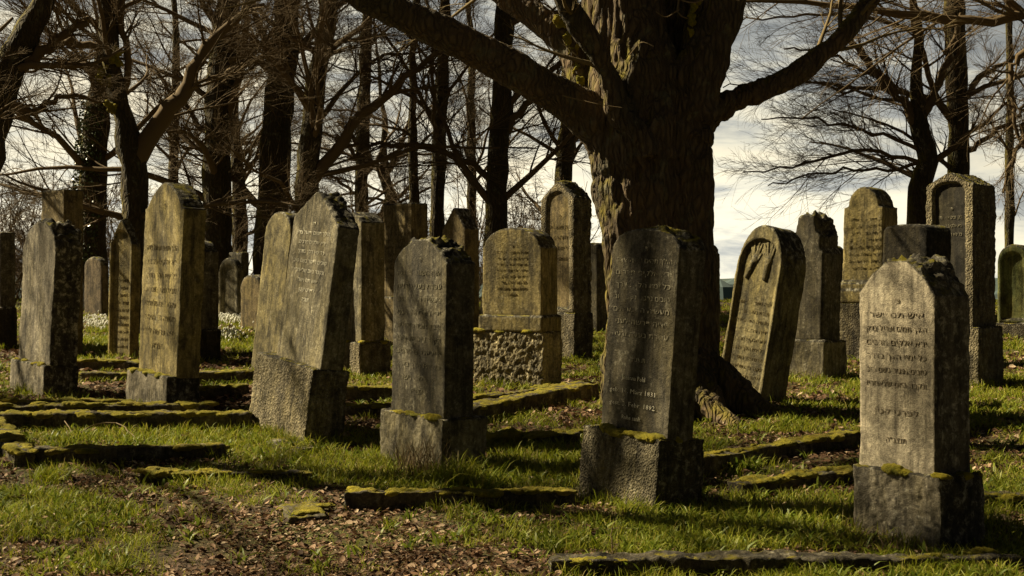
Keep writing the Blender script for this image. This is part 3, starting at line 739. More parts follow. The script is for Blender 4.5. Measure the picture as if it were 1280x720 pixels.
for i in range(14):
    gmm.ell((random.uniform(-.14, .14), random.uniform(-.1, .1), random.uniform(0, .05)), (random.uniform(.06, .12), random.uniform(.06, .1), random.uniform(.05, .10)), 8)
mo = link('moss_mound', gmm.fused('moss_mound', 0.014, disp_fn(0.012, 0.008, 3, 40)), M['moss']); mo.location = pm
tag(mo, 'rounded mossy mound beside the base of the clipped dark stone', 'moss')

# ------------------------------------------------------------------ trees
def tubes(P, Rd, k):
    B, n, _ = P.shape
    T = np.empty_like(P); T[:, 1:-1] = P[:, 2:] - P[:, :-2]; T[:, 0] = P[:, 1] - P[:, 0]; T[:, -1] = P[:, -1] - P[:, -2]
    T /= np.linalg.norm(T, axis=2, keepdims=True) + 1e-9
    main = P[:, -1] - P[:, 0]; main /= np.linalg.norm(main, axis=1, keepdims=True) + 1e-9
    ref = np.where(np.abs(main[:, 2:3]) < 0.8, np.array([[0, 0, 1.0]]), np.array([[1.0, 0.2, 0]]))[:, None, :]
    a = np.cross(T, np.broadcast_to(ref, T.shape)); a /= np.linalg.norm(a, axis=2, keepdims=True) + 1e-9
    b = np.cross(T, a)
    g = np.arange(k) * 2 * np.pi / k
    V = P[:, :, None, :] + Rd[:, :, None, None] * (np.cos(g)[None, None, :, None] * a[:, :, None, :] + np.sin(g)[None, None, :, None] * b[:, :, None, :])
    I = np.arange(B * n * k).reshape(B, n, k)
    J = np.roll(I, -1, axis=2)
    F = np.stack([I[:, :-1], J[:, :-1], J[:, 1:], I[:, 1:]], -1).reshape(-1, 4)
    return V.reshape(-1, 3), F
def grow(rg, S, D, L, Rb, n, wander, trop, taper=0.25, droop=0.0):
    B = len(S); P = np.empty((B, n + 1, 3)); P[:, 0] = S; d = D / (np.linalg.norm(D, axis=1, keepdims=True) + 1e-9)
    st = (L / n)[:, None]
    for i in range(n):
        d = d + rg.normal(0, wander, (B, 3)) + np.array([[0, 0, trop - droop * (i / n)]])
        d /= np.linalg.norm(d, axis=1, keepdims=True)
        P[:, i + 1] = P[:, i] + d * st
    t = np.linspace(0, 1, n + 1)[None]
    return P, Rb[:, None] * (1 - (1 - taper) * t ** 0.9)
def spawn(rg, P, Rd, cnt, t0, t1, a0, a1, lf, rf, L, flat=0.5, minr=0.003):
    B, n, _ = P.shape
    t = rg.uniform(t0, t1, (B, cnt)); f = t * (n - 1); i = np.minimum(f.astype(int), n - 2); fr = (f - i)[..., None]
    bi = np.arange(B)[:, None]
    S = P[bi, i] * (1 - fr) + P[bi, i + 1] * fr
    T = P[bi, i + 1] - P[bi, i]; T = T / (np.linalg.norm(T, axis=2, keepdims=True) + 1e-9)
    rv = rg.normal(0, 1, T.shape); rv[..., 2] *= flat
    pp = rv - (rv * T).sum(2, keepdims=True) * T; pp /= np.linalg.norm(pp, axis=2, keepdims=True) + 1e-9
    an = rg.uniform(a0, a1, (B, cnt, 1))
    D = T * np.cos(an) + pp * np.sin(an)
    Ln = L[:, None] * lf * (1.15 - 0.75 * t) * rg.uniform(0.6, 1.25, (B, cnt))
    rr = np.maximum(minr, (Rd[bi, i]) * rf * rg.uniform(0.7, 1.1, (B, cnt)))
    return S.reshape(-1, 3), D.reshape(-1, 3), Ln.ravel(), rr.ravel()
def crown_from(rg, P1, R1, L1, c2=9, c3=8, c4=6, lf=(0.55, 0.68, 0.75), trop=0.02, droop=0.06, minr=0.0035, wander=0.10, keep=True, flat=0.5):
    V = []; F = []; o = 0
    def put(P, Rd, k):
        nonlocal o
        v, f = tubes(P, Rd, k); V.append(v); F.append(f + o); o += len(v)
    if keep: put(P1, R1, 7)
    S, D, L, r = spawn(rg, P1, R1, c2, 0.10, 0.98, 0.45, 1.0, lf[0], 0.42, L1, flat); D[:, 2] = D[:, 2] * 0.85 + 0.06
    L = np.clip(L, 0.5, 3.2); r = np.clip(r, 0.006, 0.028)
    P2, R2 = grow(rg, S, D, L, r, 7, wander, trop, 0.2, droop); put(P2, R2, 5)
    S, D, L, r = spawn(rg, P2, R2, c3, 0.10, 1.0, 0.3, 0.75, lf[1], 0.5, L, 0.9, minr); D[:, 2] *= 0.85
    P3, R3 = grow(rg, S, D, L, np.clip(r, minr, 0.009), 5, wander, trop, 0.35, droop); put(P3, R3, 3)
    if c4:
        S, D, L, r = spawn(rg, P3, R3, c4, 0.1, 1.0, 0.3, 0.8, lf[2], 0.6, L, 0.9, minr * 0.8)
        P4, R4 = grow(rg, S, D, L, np.clip(r, minr * 0.8, minr), 4, wander, trop, 0.5, droop); put(P4, R4, 3)
    return V, F
def resample(pts, n):
    pts = np.array(pts, float); s = np.concatenate([[0], np.cumsum(np.linalg.norm(np.diff(pts[:, :3], axis=0), axis=1))])
    u = np.linspace(0, s[-1], n)
    # smooth (Catmull-Rom) resampling
    out = []
    for x in u:
        i = min(np.searchsorted(s, x, side='right') - 1, len(pts) - 2); i = max(i, 0)
        t = (x - s[i]) / max(s[i + 1] - s[i], 1e-6)
        p0, p1, p2, p3_ = pts[max(i - 1, 0)], pts[i], pts[i + 1], pts[min(i + 2, len(pts) - 1)]
        out.append(0.5 * ((2 * p1) + (-p0 + p2) * t + (2 * p0 - 5 * p1 + 4 * p2 - p3_) * t * t + (-p0 + 3 * p1 - 3 * p2 + p3_) * t ** 3))
    return np.array(out)
def join_vf(name, V, F): return np_mesh(name, np.concatenate(V), [np.concatenate(F)], True)
G_T = 'bare trees along the cemetery edge'
def bg_tree(label, path, d, extra_limbs=(), n1=28, L1=(2.4, 4.8), seed=1, top=13.0, zlimb=1.7, c=(11, 9, 6), kind='bare_tree', cat='tree', group=G_T, trop=0.035, droop=0.025, mat='bark_far', minr=0.0036, lx=0.0, lt=1.0):
    """path: list of (px, py, width px) read at distance d, carried on upwards to the crown"""
    rg = np.random.default_rng(seed)
    pts = []
    for px, py, wd in path:
        p = atd(px, py, d); pts.append((p.x, p.y, p.z, wd / FPX * d / 2))
    x0, y0 = pts[0][0], pts[0][1]; zg = gz(x0, y0)
    pts = [(x0 + (pts[0][0] - pts[1][0]) * 0.05, y0, zg - 0.2, pts[0][3] * 1.35), (x0, y0, zg + 0.35, pts[0][3] * 1.08)] + [p for p in pts if p[2] > zg + 0.6]
    lp = np.array(pts[-1]); pv = np.array(pts[-2]); dr = (lp - pv)[:3]; dr /= np.linalg.norm(dr)
    zt = zg + top; k = 4; cur = lp.copy()
    if lp[2] < zt - 1:
        for i in range(k):
            st = (zt - lp[2]) / k
            dr = dr + rg.normal(0, 0.10, 3); dr[2] = abs(dr[2]) + 0.4; dr /= np.linalg.norm(dr)
            cur = cur.copy(); cur[:3] = cur[:3] + dr * st / max(dr[2], 0.5); cur[3] = lp[3] * (1 - (i + 1) / k * 0.85); pts.append(tuple(cur))
    root = empty(kind, (x0, y0, zg), label, cat, group)
    base = np.array([x0, y0, zg])
    tp = resample(pts, 40); TP = tp[:, :3] - base; TR = np.maximum(tp[:, 3], 0.02)
    TR = TR * (1 + 0.05 * rg.normal(0, 1, len(TR)))
    ang = 16
    v, f = tubes(TP[None], TR[None], ang)
    v = v + (fbm(v, 3.0, 3, seed)[:, None] * 0.035 * np.array([[1, 1, 0]]))
    link('trunk', np_mesh('trunk', v, [f], True), M[mat], root)
    allV = []; allF = []; off = 0
    def push(r):
        nonlocal off
        loc = 0
        vs = np.concatenate(r[0]); fs = np.concatenate(r[1]); allV.append(vs); allF.append(fs + off); off += len(vs)
    for lim in extra_limbs:        # hand-placed limbs
        q = []
        for px, py, wd, *dd in lim:
            e = dd[0] if dd else 0.0
            p = atd(px, py, d + e); q.append((p.x - x0, p.y - y0, p.z - zg, wd / FPX * d / 2))
        q = resample(q, 16); q[2:, :3] += rg.normal(0, 0.03, (14, 3)); ln = np.linalg.norm(np.diff(q[:, :3], axis=0), axis=1).sum()
        push(crown_from(rg, q[None, :, :3], np.maximum(q[None, :, 3], 0.006), np.array([min(ln, 5.0)]), int((5 + ln * 2.6) * lt), c[1], c[2], trop=trop, droop=droop, minr=minr))
    zc = TP[:, 2]; i0 = int(np.searchsorted(zc, zlimb)) / (len(zc) - 1)
    if n1:
        S, D, L, r = spawn(rg, TP[None], TR[None], n1, i0, 0.97, 0.55, 1.25, 1.0, 0.36, np.array([1.0]), 0.4)
        L = rg.uniform(L1[0], L1[1], len(L)) * np.clip(1.25 - 0.6 * S[:, 2] / top, 0.4, 1.2)
        D[:, 0] += lx
        P1, R1 = grow(rg, S, D, L, np.minimum(r, 0.10), 8, 0.15, 0.05, 0.2, 0.08)
        push(crown_from(rg, P1, R1, L, *c, trop=trop, droop=droop, minr=minr))
    link('crown', np_mesh('crown', np.concatenate(allV), [np.concatenate(allF)], True), M['twig'], root)
    return root
def copy_tree(o, loc, rz, label, scale=1.0):
    c = o.copy(); C.objects.link(c); c.location = loc; c.rotation_euler = (0, 0, rz); c.scale = (scale,) * 3; c['label'] = label
    for ch in o.children:
        k = ch.copy(); C.objects.link(k); k.parent = c
    return c
t1 = bg_tree('leaning ivy-clad trunk at left behind the reddish stone', [(116, 330, 36), (117, 200, 34), (126, 110, 28), (140, 0, 26)], 30, seed=61)
t2 = bg_tree('low-forking tree with mossy upright limbs beside the tall ochre stone', [(168, 330, 34), (168, 250, 31), (164, 190, 34), (152, 140, 24), (140, 80, 22), (132, 0, 20)], 22,
        extra_limbs=[[(166, 205, 28), (195, 160, 24), (228, 112, 20), (255, 66, 15), (290, 26, 10), (330, 8, 6)], [(140, 62, 12), (110, 55, 10), (80, 50, 8), (40, 70, 5)],
                     [(150, 130, 10), (160, 70, 9), (150, 30, 8), (156, -20, 6)], [(146, 110, 9), (120, 86, 7), (70, 78, 5), (20, 100, 3)]], seed=62, n1=8, L1=(1.6, 3.2), top=9, c=(9, 8, 6))
t3 = bg_tree('straight dark trunk rising behind the tall ochre stone', [(272, 335, 38), (271, 220, 34), (276, 100, 31), (286, 0, 29)], 29, seed=63)
t4 = bg_tree('thickest straight background trunk, behind the tall leaning stone', [(340, 300, 44), (342, 220, 40), (350, 110, 36), (360, 0, 34)], 29, seed=64)
t5 = bg_tree('forked tree with a long limb rising right above the tall leaning stone', [(384, 300, 32), (384, 220, 29), (395, 110, 25), (412, 0, 22)], 27,
        extra_limbs=[[(386, 232, 18), (425, 178, 15), (470, 130, 12), (520, 85, 8), (580, 40, 4)]], seed=65)
t6 = bg_tree('thin young trunk left of the square brown pillar', [(517, 330, 13), (517, 220, 12), (516, 100, 10), (520, 0, 9)], 31, seed=66, n1=11, L1=(1.5, 3.2), zlimb=1.5)
t7 = bg_tree('slim straight trunk right of the square brown pillar', [(546, 330, 19), (548, 220, 18), (552, 100, 16), (556, 0, 14)], 30, seed=67, n1=12)
t8 = bg_tree('straight trunk behind the ochre pebbly-based stone', [(619, 330, 30), (622, 220, 27), (628, 100, 25), (632, 0, 24)], 28, seed=68, n1=12,
        extra_limbs=[[(622, 180, 12), (660, 130, 9), (700, 110, 7), (760, 60, 4)], [(620, 230, 9), (560, 190, 7), (480, 180, 5), (420, 186, 3)]])
t9 = bg_tree('crooked forking tree at right behind the tall rough stone', [(1146, 300, 30), (1150, 235, 27), (1160, 200, 25), (1150, 160, 24), (1146, 90, 14), (1150, 40, 11), (1140, -10, 8)], 26,
        extra_limbs=[[(1152, 165, 13), (1120, 115, 10), (1080, 70, 9), (1050, 40, 6)], [(1150, 150, 12), (1172, 110, 10), (1190, 60, 8), (1200, 20, 5)],
                     [(1156, 190, 6), (1100, 170, 4.5), (1020, 150, 3), (950, 150, 1.5)], [(1152, 150, 6), (1090, 95, 4.5), (1040, 70, 3.5), (980, 60, 2)], [(1158, 205, 6), (1080, 190, 4.5), (1000, 205, 3), (930, 215, 1.5)],
            [(1150, 130, 5), (1090, 122, 4), (1000, 100, 3), (900, 108, 1.5)], [(1146, 40, 6), (1080, 20, 4.5), (1000, 20, 3), (910, 30, 1.5)], [(1160, 200, 5), (1110, 215, 4), (1050, 212, 3), (960, 232, 1.5)]], seed=69, n1=9, L1=(1.8, 3.6), top=10, droop=0.05, lx=-0.25, minr=0.0032)
t10 = bg_tree('tall dark straight trunk at right rising above the rough stone with dark panel', [(1198, 330, 30), (1198, 210, 26), (1196, 100, 25), (1192, 0, 26)], 27,
        extra_limbs=[[(1200, 130, 9), (1225, 95, 8), (1250, 80, 5), (1290, 70, 3)], [(1200, 150, 8), (1150, 120, 7), (1080, 110, 5), (1000, 100, 2)], [(1200, 190, 7), (1240, 170, 6), (1285, 130, 4)]], seed=70, n1=12, droop=0.05)
t11 = bg_tree('tree at the right edge sending a long bough leftwards across the top', [(1345, 350, 40), (1345, 220, 36), (1340, 100, 30), (1335, 0, 26)], 18,
        extra_limbs=[[(1338, 40, 18), (1290, 14, 14), (1240, 26, 12), (1180, 23, 11), (1060, 10, 8), (930, -2, 4)], [(1338, 120, 12), (1290, 150, 9), (1268, 190, 6), (1255, 240, 3)], [(1338, 60, 10), (1272, 70, 8), (1266, 130, 6), (1280, 190, 4)]], seed=71, n1=9, L1=(1.6, 3.0), droop=0.06, c=(8, 7, 5))
t12 = bg_tree('leaning mossy tree at the upper left edge of the picture', [(-40, 350, 60), (-30, 220, 54), (0, 110, 46), (40, 30, 30), (70, -30, 22)], 20,
        extra_limbs=[[(10, 90, 18), (60, 60, 13), (110, 20, 8)], [(0, 120, 14), (40, 140, 10), (90, 120, 6), (130, 130, 3)]], seed=72, n1=10, L1=(1.6, 3.2), top=9, c=(9, 8, 6))
# further trees behind, copies of the ones above turned and moved
cp = [(t7, 215, 37, 'thin far trunk glimpsed between the forking tree and the straight dark one', 0.9), (t10, 452, 38, 'distant tree seen through the twigs left of the brown pillar', 0.9),
      (t4, 700, 39, 'distant tree mostly hidden by the left boughs of the big trunk', 0.8), (t7, 590, 40, 'thin distant trunk between the slim and the straight trunk', 0.9), 
      (t6, 1262, 34, 'spindly tree near the right edge of the picture', 1.0), (t9, 480, 42, 'crooked far tree behind the twigs left of centre', 1.0), (t5, 300, 40, 'far forked tree between the two thick straight trunks', 0.9)]
for k, (src, px, d, lab, s) in enumerate(cp):
    x = (px - CX) / FPX * d
    copy_tree(src, (x, d, gz(x, d)), 1.1 + 2.3 * k, lab, s)
SS = 101
# trees left of the frame: their bare boughs throw the dappled shade
def px_at(x, d): return CX + x / d * FPX
def wpx(pts, d): return [(CX + x / y * FPX, HY - (z - EYE) / y * FPX, r_ * 2 / d * FPX, y - d) for x, y, z, r_ in pts]
for k, (x, d, n_, wd) in enumerate(((-9.6, 12.4, 22, 0.42), (-8.2, 7.4, 10, 0.30), (-14.5, 16.5, 18, 0.5))):
    p0 = px_at(x, d); w_ = wd * FPX / d
    bg_tree(['bare tree out of frame, level with the clipped dark stone', 'bare tree out of frame, nearest on the left', 'bare tree out of frame, farthest on the left'][k],
            [(p0, 420, w_), (p0 + 12, 200, w_ * .9), (p0 - 10, -100, w_ * .8), (p0 + 14, -400, w_ * .62)], d, n1=n_, extra_limbs=([wpx([(-9.6, 12.4, 6.4, .09), (-7.6, 10.8, 7.0, .07), (-6.55, 9.95, 7.9, .055), (-7.0, 10.3, 9.2, .045), (-7.6, 10.8, 10.5, .03)], d), wpx([(-9.6, 12.4, 5.5, .12), (-8.25, 10.85, 9.0, .10), (-7.0, 9.4, 11.6, .06)], d)] if k == 0 else ()), L1=(3.0, 6.0), seed=SS + k, top=12.5, zlimb=5.2, c=(8, 6, 3), minr=0.006, lt=0.25)  # added limbs on the first tree, shaped to streak shade on the pale stone

# the big tree
HD = 12.9
hero_g = at(838, 508); HX, HYY, HZ = hero_g.x, HD, gz(hero_g.x, HD)
def hp(px, py, dy=0.0):
    p = atd(px, py, HD + dy); return (p.x - HX, dy, p.z - HZ)
def pr(w_): return w_ / FPX * HD / 2
hero = empty('big_tree', (HX, HD, HZ), 'huge old mossy tree with spreading boughs, right of centre among the stones', 'tree')
tg = Geo()
def htube(lst, k=18, n=None):
    q = resample([(*hp(a, b, e), pr(wd)) for a, b, wd, e in lst], n or (len(lst) * 5))
    tg.tube([tuple(x[:3]) for x in q], [max(x[3], 0.01) for x in q], k)
    return q
htube([(836, 540, 205, 0), (834, 510, 172, 0), (828, 470, 150, 0), (823, 400, 134, 0), (820, 330, 129, 0), (817, 260, 134, 0), (811, 200, 140, 0), (803, 160, 136, 0), (793, 110, 116, 0), (786, 50, 104, 0.05), (779, -20, 100, 0.1), (774, -120, 98, 0.2), (768, -260, 96, 0.4), (760, -420, 76, 0.5), (756, -620, 50, 0.6), (750, -800, 24, 0.7)], 28, 60)
htube([(846, 300, 78, -0.10), (852, 200, 76, -0.12), (864, 130, 62, -0.16), (876, 80, 58, -0.16), (891, 30, 60, -0.1), (909, -30, 58, -0.05), (930, -130, 58, 0.2), (950, -260, 46, 0.5), (960, -420, 34, 0.8), (966, -600, 18, 1.0)], 20, 40)
htube([(838, 240, 80, 0.2), (842, 160, 84, 0.3), (846, 80, 80, 0.38), (848, 0, 74, 0.45), (848, -100, 62, 0.6), (846, -240, 44, 0.9), (838, -400, 26, 1.2), (830, -520, 12, 1.5)], 14, 30)
limbL = htube([(790, 210, 70, -0.05), (762, 168, 62, -0.12), (725, 138, 52, -0.2), (680, 110, 46, -0.3), (625, 78, 44, -0.4), (560, 45, 42, -0.55), (490, 12, 40, -0.7), (430, -20, 37, -0.85), (340, -70, 28, -1.2), (230, -110, 16, -1.6)], 16, 40)
limbR = htube([(862, 160, 44, 0), (890, 137, 35, 0.05), (930, 120, 29, 0.1), (985, 98, 27, 0.15), (1035, 62, 25, 0.2), (1072, 22, 23, 0.25), (1100, -15, 21, 0.3), (1150, -70, 19, 0.4), (1220, -120, 12, 0.5)], 14, 36)
limbF = htube([(812, 195, 26, -0.50), (800, 165, 27, -0.52), (776, 140, 28, -0.50), (762, 105, 27, -0.52), (748, 65, 27, -0.58), (722, 28, 26, -0.66), (700, -10, 24, -0.75), (670, -70, 18, -0.9), (640, -140, 10, -1.0)], 12, 36)
limbB = htube([(760, 150, 40, 0.15), (732, 118, 36, 0.2), (722, 75, 36, 0.25), (700, 45, 36, 0.3), (665, 18, 34, 0.4), (620, -15, 30, 0.5), (560, -80, 20, 0.8), (500, -150, 10, 1.0)], 14, 34)
limbT = htube([(775, -60, 44, 0.2), (690, -120, 34, -0.5), (600, -200, 24, -1.2), (520, -320, 12, -2.0)], 12, 24)
limbU = htube([(915, -40, 40, 0.1), (1000, -140, 28, -0.6), (1100, -230, 20, -1.2), (1200, -330, 9, -1.8)], 12, 24)
limbV = htube([(770, -240, 46, 0.4), (700, -360, 32, 1.2), (640, -480, 20, 1.8), (560, -600, 8, 2.2)], 12, 24)
for lst in ([(880, 465, 60, -0.25), (915, 495, 46, -0.35), (955, 518, 30, -0.55), (1010, 540, 16, -0.8), (1050, 556, 7, -1.0)], [(800, 470, 60, -0.45), (790, 505, 50, -0.75), (782, 540, 26, -1.15)],
            [(795, 455, 50, 0), (768, 500, 34, 0.0), (740, 520, 16, 0.05)], [(858, 455, 64, -0.35), (874, 492, 46, -0.55), (896, 516, 30, -0.8), (925, 536, 14, -1.15)], [(880, 470, 50, 0.3), (930, 492, 28, 0.6), (975, 500, 12, 1.0)]):
    htube(lst, 12, 16)
def hd(v):
    ang = np.arctan2(v[:, 1], v[:, 0])
    rid = fbm(np.stack([v[:, 0] * 4.6, v[:, 1] * 4.6, v[:, 2] * 0.9], 1), 1.0, 3, 8)
    fine = fbm(np.stack([v[:, 0] * 22, v[:, 1] * 22, v[:, 2] * 4], 1), 1.0, 2, 9)
    rr = np.hypot(v[:, 0], v[:, 1]); big = np.clip((1.1 - rr) / 0.5, 0.25, 1)
    return (0.060 * rid + 0.030 * fine + 0.030 * np.clip(fbm(v, 3.0, 3, 12), 0, 1)) * big
link('trunk', tg.fused('trunk', 0.022, hd, 3), M['bark'], hero)
rgH = np.random.default_rng(99)
av = []; af = []; off = 0
for li, c_ in ((limbL, (10, 7, 5)), (limbR, (8, 7, 5)), (limbF, (5, 6, 4)), (limbB, (9, 7, 5)), (limbT, (12, 8, 5)), (limbU, (12, 8, 5)), (limbV, (14, 8, 5))):
    q = li[len(li) // 4:]; ln = np.linalg.norm(np.diff(q[:, :3], axis=0), axis=1).sum()
    r = crown_from(rgH, q[None, :, :3], np.minimum(q[None, :, 3], 0.07), np.array([min(ln, 3.2)]), *c_, keep=False, trop=0.02, droop=0.05, minr=0.0035, lf=(0.5, 0.5, 0.5))
    vs = np.concatenate([x for x in r[0]]); 
    fs = np.concatenate(r[1])
    av.append(vs); af.append(fs + off); off += len(vs)
link('crown', np_mesh('crown', np.concatenate(av), [np.concatenate(af)], True), M['twig_hero'], hero)

# ------------------------------------------------------------------ thicket and far woodland
def shrub_mass(name, n, xr, yr, hr, seed, stems=5, c=(9, 7, 5), sel=None, m='twig'):
    rg = np.random.default_rng(seed)
    x = rg.uniform(*xr, n); y = rg.uniform(*yr, n)
    if sel is not None: k = sel(x, y); x, y = x[k], y[k]
    x = np.repeat(x, stems); y = np.repeat(y, stems); B = len(x)
    S = np.stack([x + rg.normal(0, .15, B), y + rg.normal(0, .15, B), ground_z(x, y) - 0.05], 1)
    D = rg.normal(0, 0.33, (B, 3)); D[:, 2] = 1
    L = rg.uniform(*hr, B)
    P, Rd = grow(rg, S, D, L, L * 0.006 + 0.004, 7, 0.12, 0.05, 0.3)
    V, F = crown_from(rg, P, Rd, L, *c, minr=0.004, lf=(0.38, 0.5, 0.5))
    off = 0; FF = []
    for v, f in zip(V, F): FF.append(f)
    return link(name, np_mesh(name, np.concatenate(V), [np.concatenate(FF)], True), M[m])
# crown_from already offsets its face indices
tag(shrub_mass('thicket', 95, (-17, 1.5), (31, 40), (1.0, 3.6), 81), kind='stuff')
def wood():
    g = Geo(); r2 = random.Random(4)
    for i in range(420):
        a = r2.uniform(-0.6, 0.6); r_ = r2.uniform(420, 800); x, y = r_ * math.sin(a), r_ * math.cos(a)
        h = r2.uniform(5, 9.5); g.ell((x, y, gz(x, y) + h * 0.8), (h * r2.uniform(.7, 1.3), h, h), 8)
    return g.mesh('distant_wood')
tag(link('distant_wood', wood(), plain_mat('haze_tinted_foliage', (0.075, 0.105, 0.11), 1.0)), kind='stuff')  # distance haze put into the foliage colour as a bluish tint

# ------------------------------------------------------------------ ground cover
def to_px(x, y): return CX + FPX * x / y, HY - SLOPE * FPX * np.clip(33 / y, 0, 1) + FPX * EYE / y
LIT = [(340, 668, 200, 50, 1.0), (55, 592, 130, 30, 1.0), (285, 505, 55, 18, 1.3), (135, 490, 45, 16, 1.3), (465, 547, 40, 14, 0.9), (985, 606, 100, 12, 0.8), (690, 708, 220, 26, 0.5), (640, 540, 60, 12, 0.5), (1000, 690, 60, 10, 0.4), (1150, 540, 200, 22, 0.25), (440, 640, 110, 30, 0.4)]
GRS = [(80, 672, 120, 45, 0.7), (230, 552, 200, 14, 1.1), (540, 606, 170, 20, 1.0), (430, 580, 90, 14, 1.0), (850, 664, 190, 34, 0.8), (960, 655, 130, 28, 0.7), (680, 585, 80, 25, 0.9), (1240, 640, 60, 40, 0.7), (1180, 500, 150, 50, 0.5), (120, 430, 60, 14, 1.0), (290, 435, 40, 14, 1.0), (740, 440, 50, 20, 0.9), (560, 655, 150, 22, 0.4), (300, 705, 200, 18, 0.3)]
def blobs(px, py, L):
    r = 0
    for a, b, wx, wy, k in L: r = r + k * np.exp(-(((px - a) / wx) ** 2 + ((py - b) / wy) ** 2))
    return r
def grassiness(x, y):
    px, py = to_px(x, y)
    n = fbm(p3(x, y), 1.1, 3, 31) * 0.45 + fbm(p3(x, y), 4.2, 2, 32) * 0.62
    return 0.55 + n + 0.75 * blobs(px, py, GRS) - 0.42 * blobs(px, py, LIT)
def scatter(n, d0, d1, seed, power=1.0):
    rg = np.random.default_rng(seed)
    d = d0 + (d1 - d0) * rg.random(n) ** power
    x = rg.uniform(-0.43, 0.43, n) * d
    return rg, x, d
def blades(name, x, y, h, wd, lean, m, seed, zoff=0.0):
    rg = np.random.default_rng(seed); n = len(x); z = ground_z(x, y) - 0.008 + zoff
    a = rg.uniform(0, 2 * np.pi, n); b = rg.uniform(0, 2 * np.pi, n)
    lx, ly = np.cos(a) * lean * h, np.sin(a) * lean * h; wx, wy = np.cos(b) * wd / 2, np.sin(b) * wd / 2
    V = np.empty((n, 7, 3))
    for k, (t, ww) in enumerate(((0, 0.75), (0.4, 1.0), (0.75, 0.7))):
        for sgn, q in ((-1, 0), (1, 1)):
            V[:, 2 * k + q, 0] = x + lx * t ** 1.8 + sgn * wx * ww; V[:, 2 * k + q, 1] = y + ly * t ** 1.8 + sgn * wy * ww
            V[:, 2 * k + q, 2] = z + h * (t - 0.30 * lean * t * t)
    V[:, 6, 0] = x + lx; V[:, 6, 1] = y + ly; V[:, 6, 2] = z + h * (1 - 0.42 * lean)
    I = (np.arange(n) * 7)[:, None]
    Q = np.concatenate([I + np.array([[0, 1, 3, 2]]), I + np.array([[2, 3, 5, 4]])]); T = I + np.array([[4, 5, 6]])
    o = link(name, np_mesh(name, V.reshape(-1, 3), [Q, T], True), m)
    return tag(o, kind='stuff')
M['grass'] = plain_mat('grass_blades', None, 0.6, 0, [(0.0, (0.11, 0.145, 0.009)), (0.4, (0.225, 0.265, 0.016)), (0.8, (0.34, 0.335, 0.028)), (1.0, (0.36, 0.29, 0.09))], 0.35)
M['herb'] = plain_mat('broad_leaves', None, 0.5, 0, [(0.0, (0.09, 0.135, 0.014)), (0.6, (0.19, 0.23, 0.024)), (1.0, (0.28, 0.29, 0.05))], 0.35)
M['litter'] = plain_mat('dry_leaves', None, 0.75, 0, [(0.0, (0.04, 0.022, 0.012)), (0.35, (0.11, 0.058, 0.030)), (0.65, (0.22, 0.125, 0.068)), (0.88, (0.36, 0.24, 0.15)), (1.0, (0.55, 0.44, 0.30))], 0.15)
rg, x, y = scatter(620000, 6.2, 34, 41, 1.25)
gs = grassiness(x, y); tuft = fbm(p3(x, y), 9.0, 2, 33)
keep = rg.random(len(x)) < np.clip((gs + 0.45 * tuft - 0.42) * 1.9, 0.07, 1) ** 1.3
x, y, gs, tuft = x[keep], y[keep], gs[keep], tuft[keep]
# longer grass crowding the feet of the stones
fx, fy = [], []
for org, ux, vy, W_, T_ in FEET:
    n = int(900 * W_ * min(1, 9 / org.y)); 
    e = rg.random(n); o_ = np.abs(rg.normal(0, 0.055, n)) + 0.005
    on = rg.random(n) < W_ / (W_ + T_)
    px_ = np.where(on, (e - .5) * (W_ + .1), W_ / 2 + o_); py_ = np.where(on, -T_ / 2 - o_, (e - .5) * (T_ + .1))
    q_ = fbm(p3(org.x + px_ * 3, org.y + py_ * 3), 1.6, 2, 71) > -0.12
    fx.append((org.x + px_ * ux.x + py_ * vy.x)[q_]); fy.append((org.y + px_ * ux.y + py_ * vy.y)[q_])
fx = np.concatenate(fx); fy = np.concatenate(fy)
x = np.concatenate([x, fx]); y = np.concatenate([y, fy]); gs = np.concatenate([gs, np.full(len(fx), 1.5)]); tuft = np.concatenate([tuft, np.full(len(fx), 0.9)])
h = (0.030 + 0.055 * rg.random(len(x)) ** 1.5) * (0.75 + 0.6 * np.clip(gs, 0, 1.3)) * (1 + 0.35 * tuft)
blades('grass', x, y, np.clip(h, 0.02, 0.16), np.maximum(0.0042, 0.00050 * y) * rg.uniform(.7, 1.3, len(x)), rg.uniform(0.2, 1.1, len(x)), M['grass'], 42)
# broad-leaved spring plants in little clumps
rg, cx, cy = scatter(26000, 6.3, 26, 43, 1.2)
k = rg.random(len(cx)) < np.clip(grassiness(cx, cy) - 0.45, 0.05, 1) * 0.9 * np.clip(fbm(p3(cx, cy), 1.7, 2, 77) + 0.55, 0, 1)
cx, cy = cx[k], cy[k]; nb = 7
x = np.repeat(cx, nb) + rg.normal(0, .028, len(cx) * nb); y = np.repeat(cy, nb) + rg.normal(0, .028, len(cx) * nb)
blades('ground_plants', x, y, rg.uniform(0.05, 0.125, len(x)), rg.uniform(0.010, 0.020, len(x)), rg.uniform(0.3, 1.3, len(x)), M['herb'], 44)
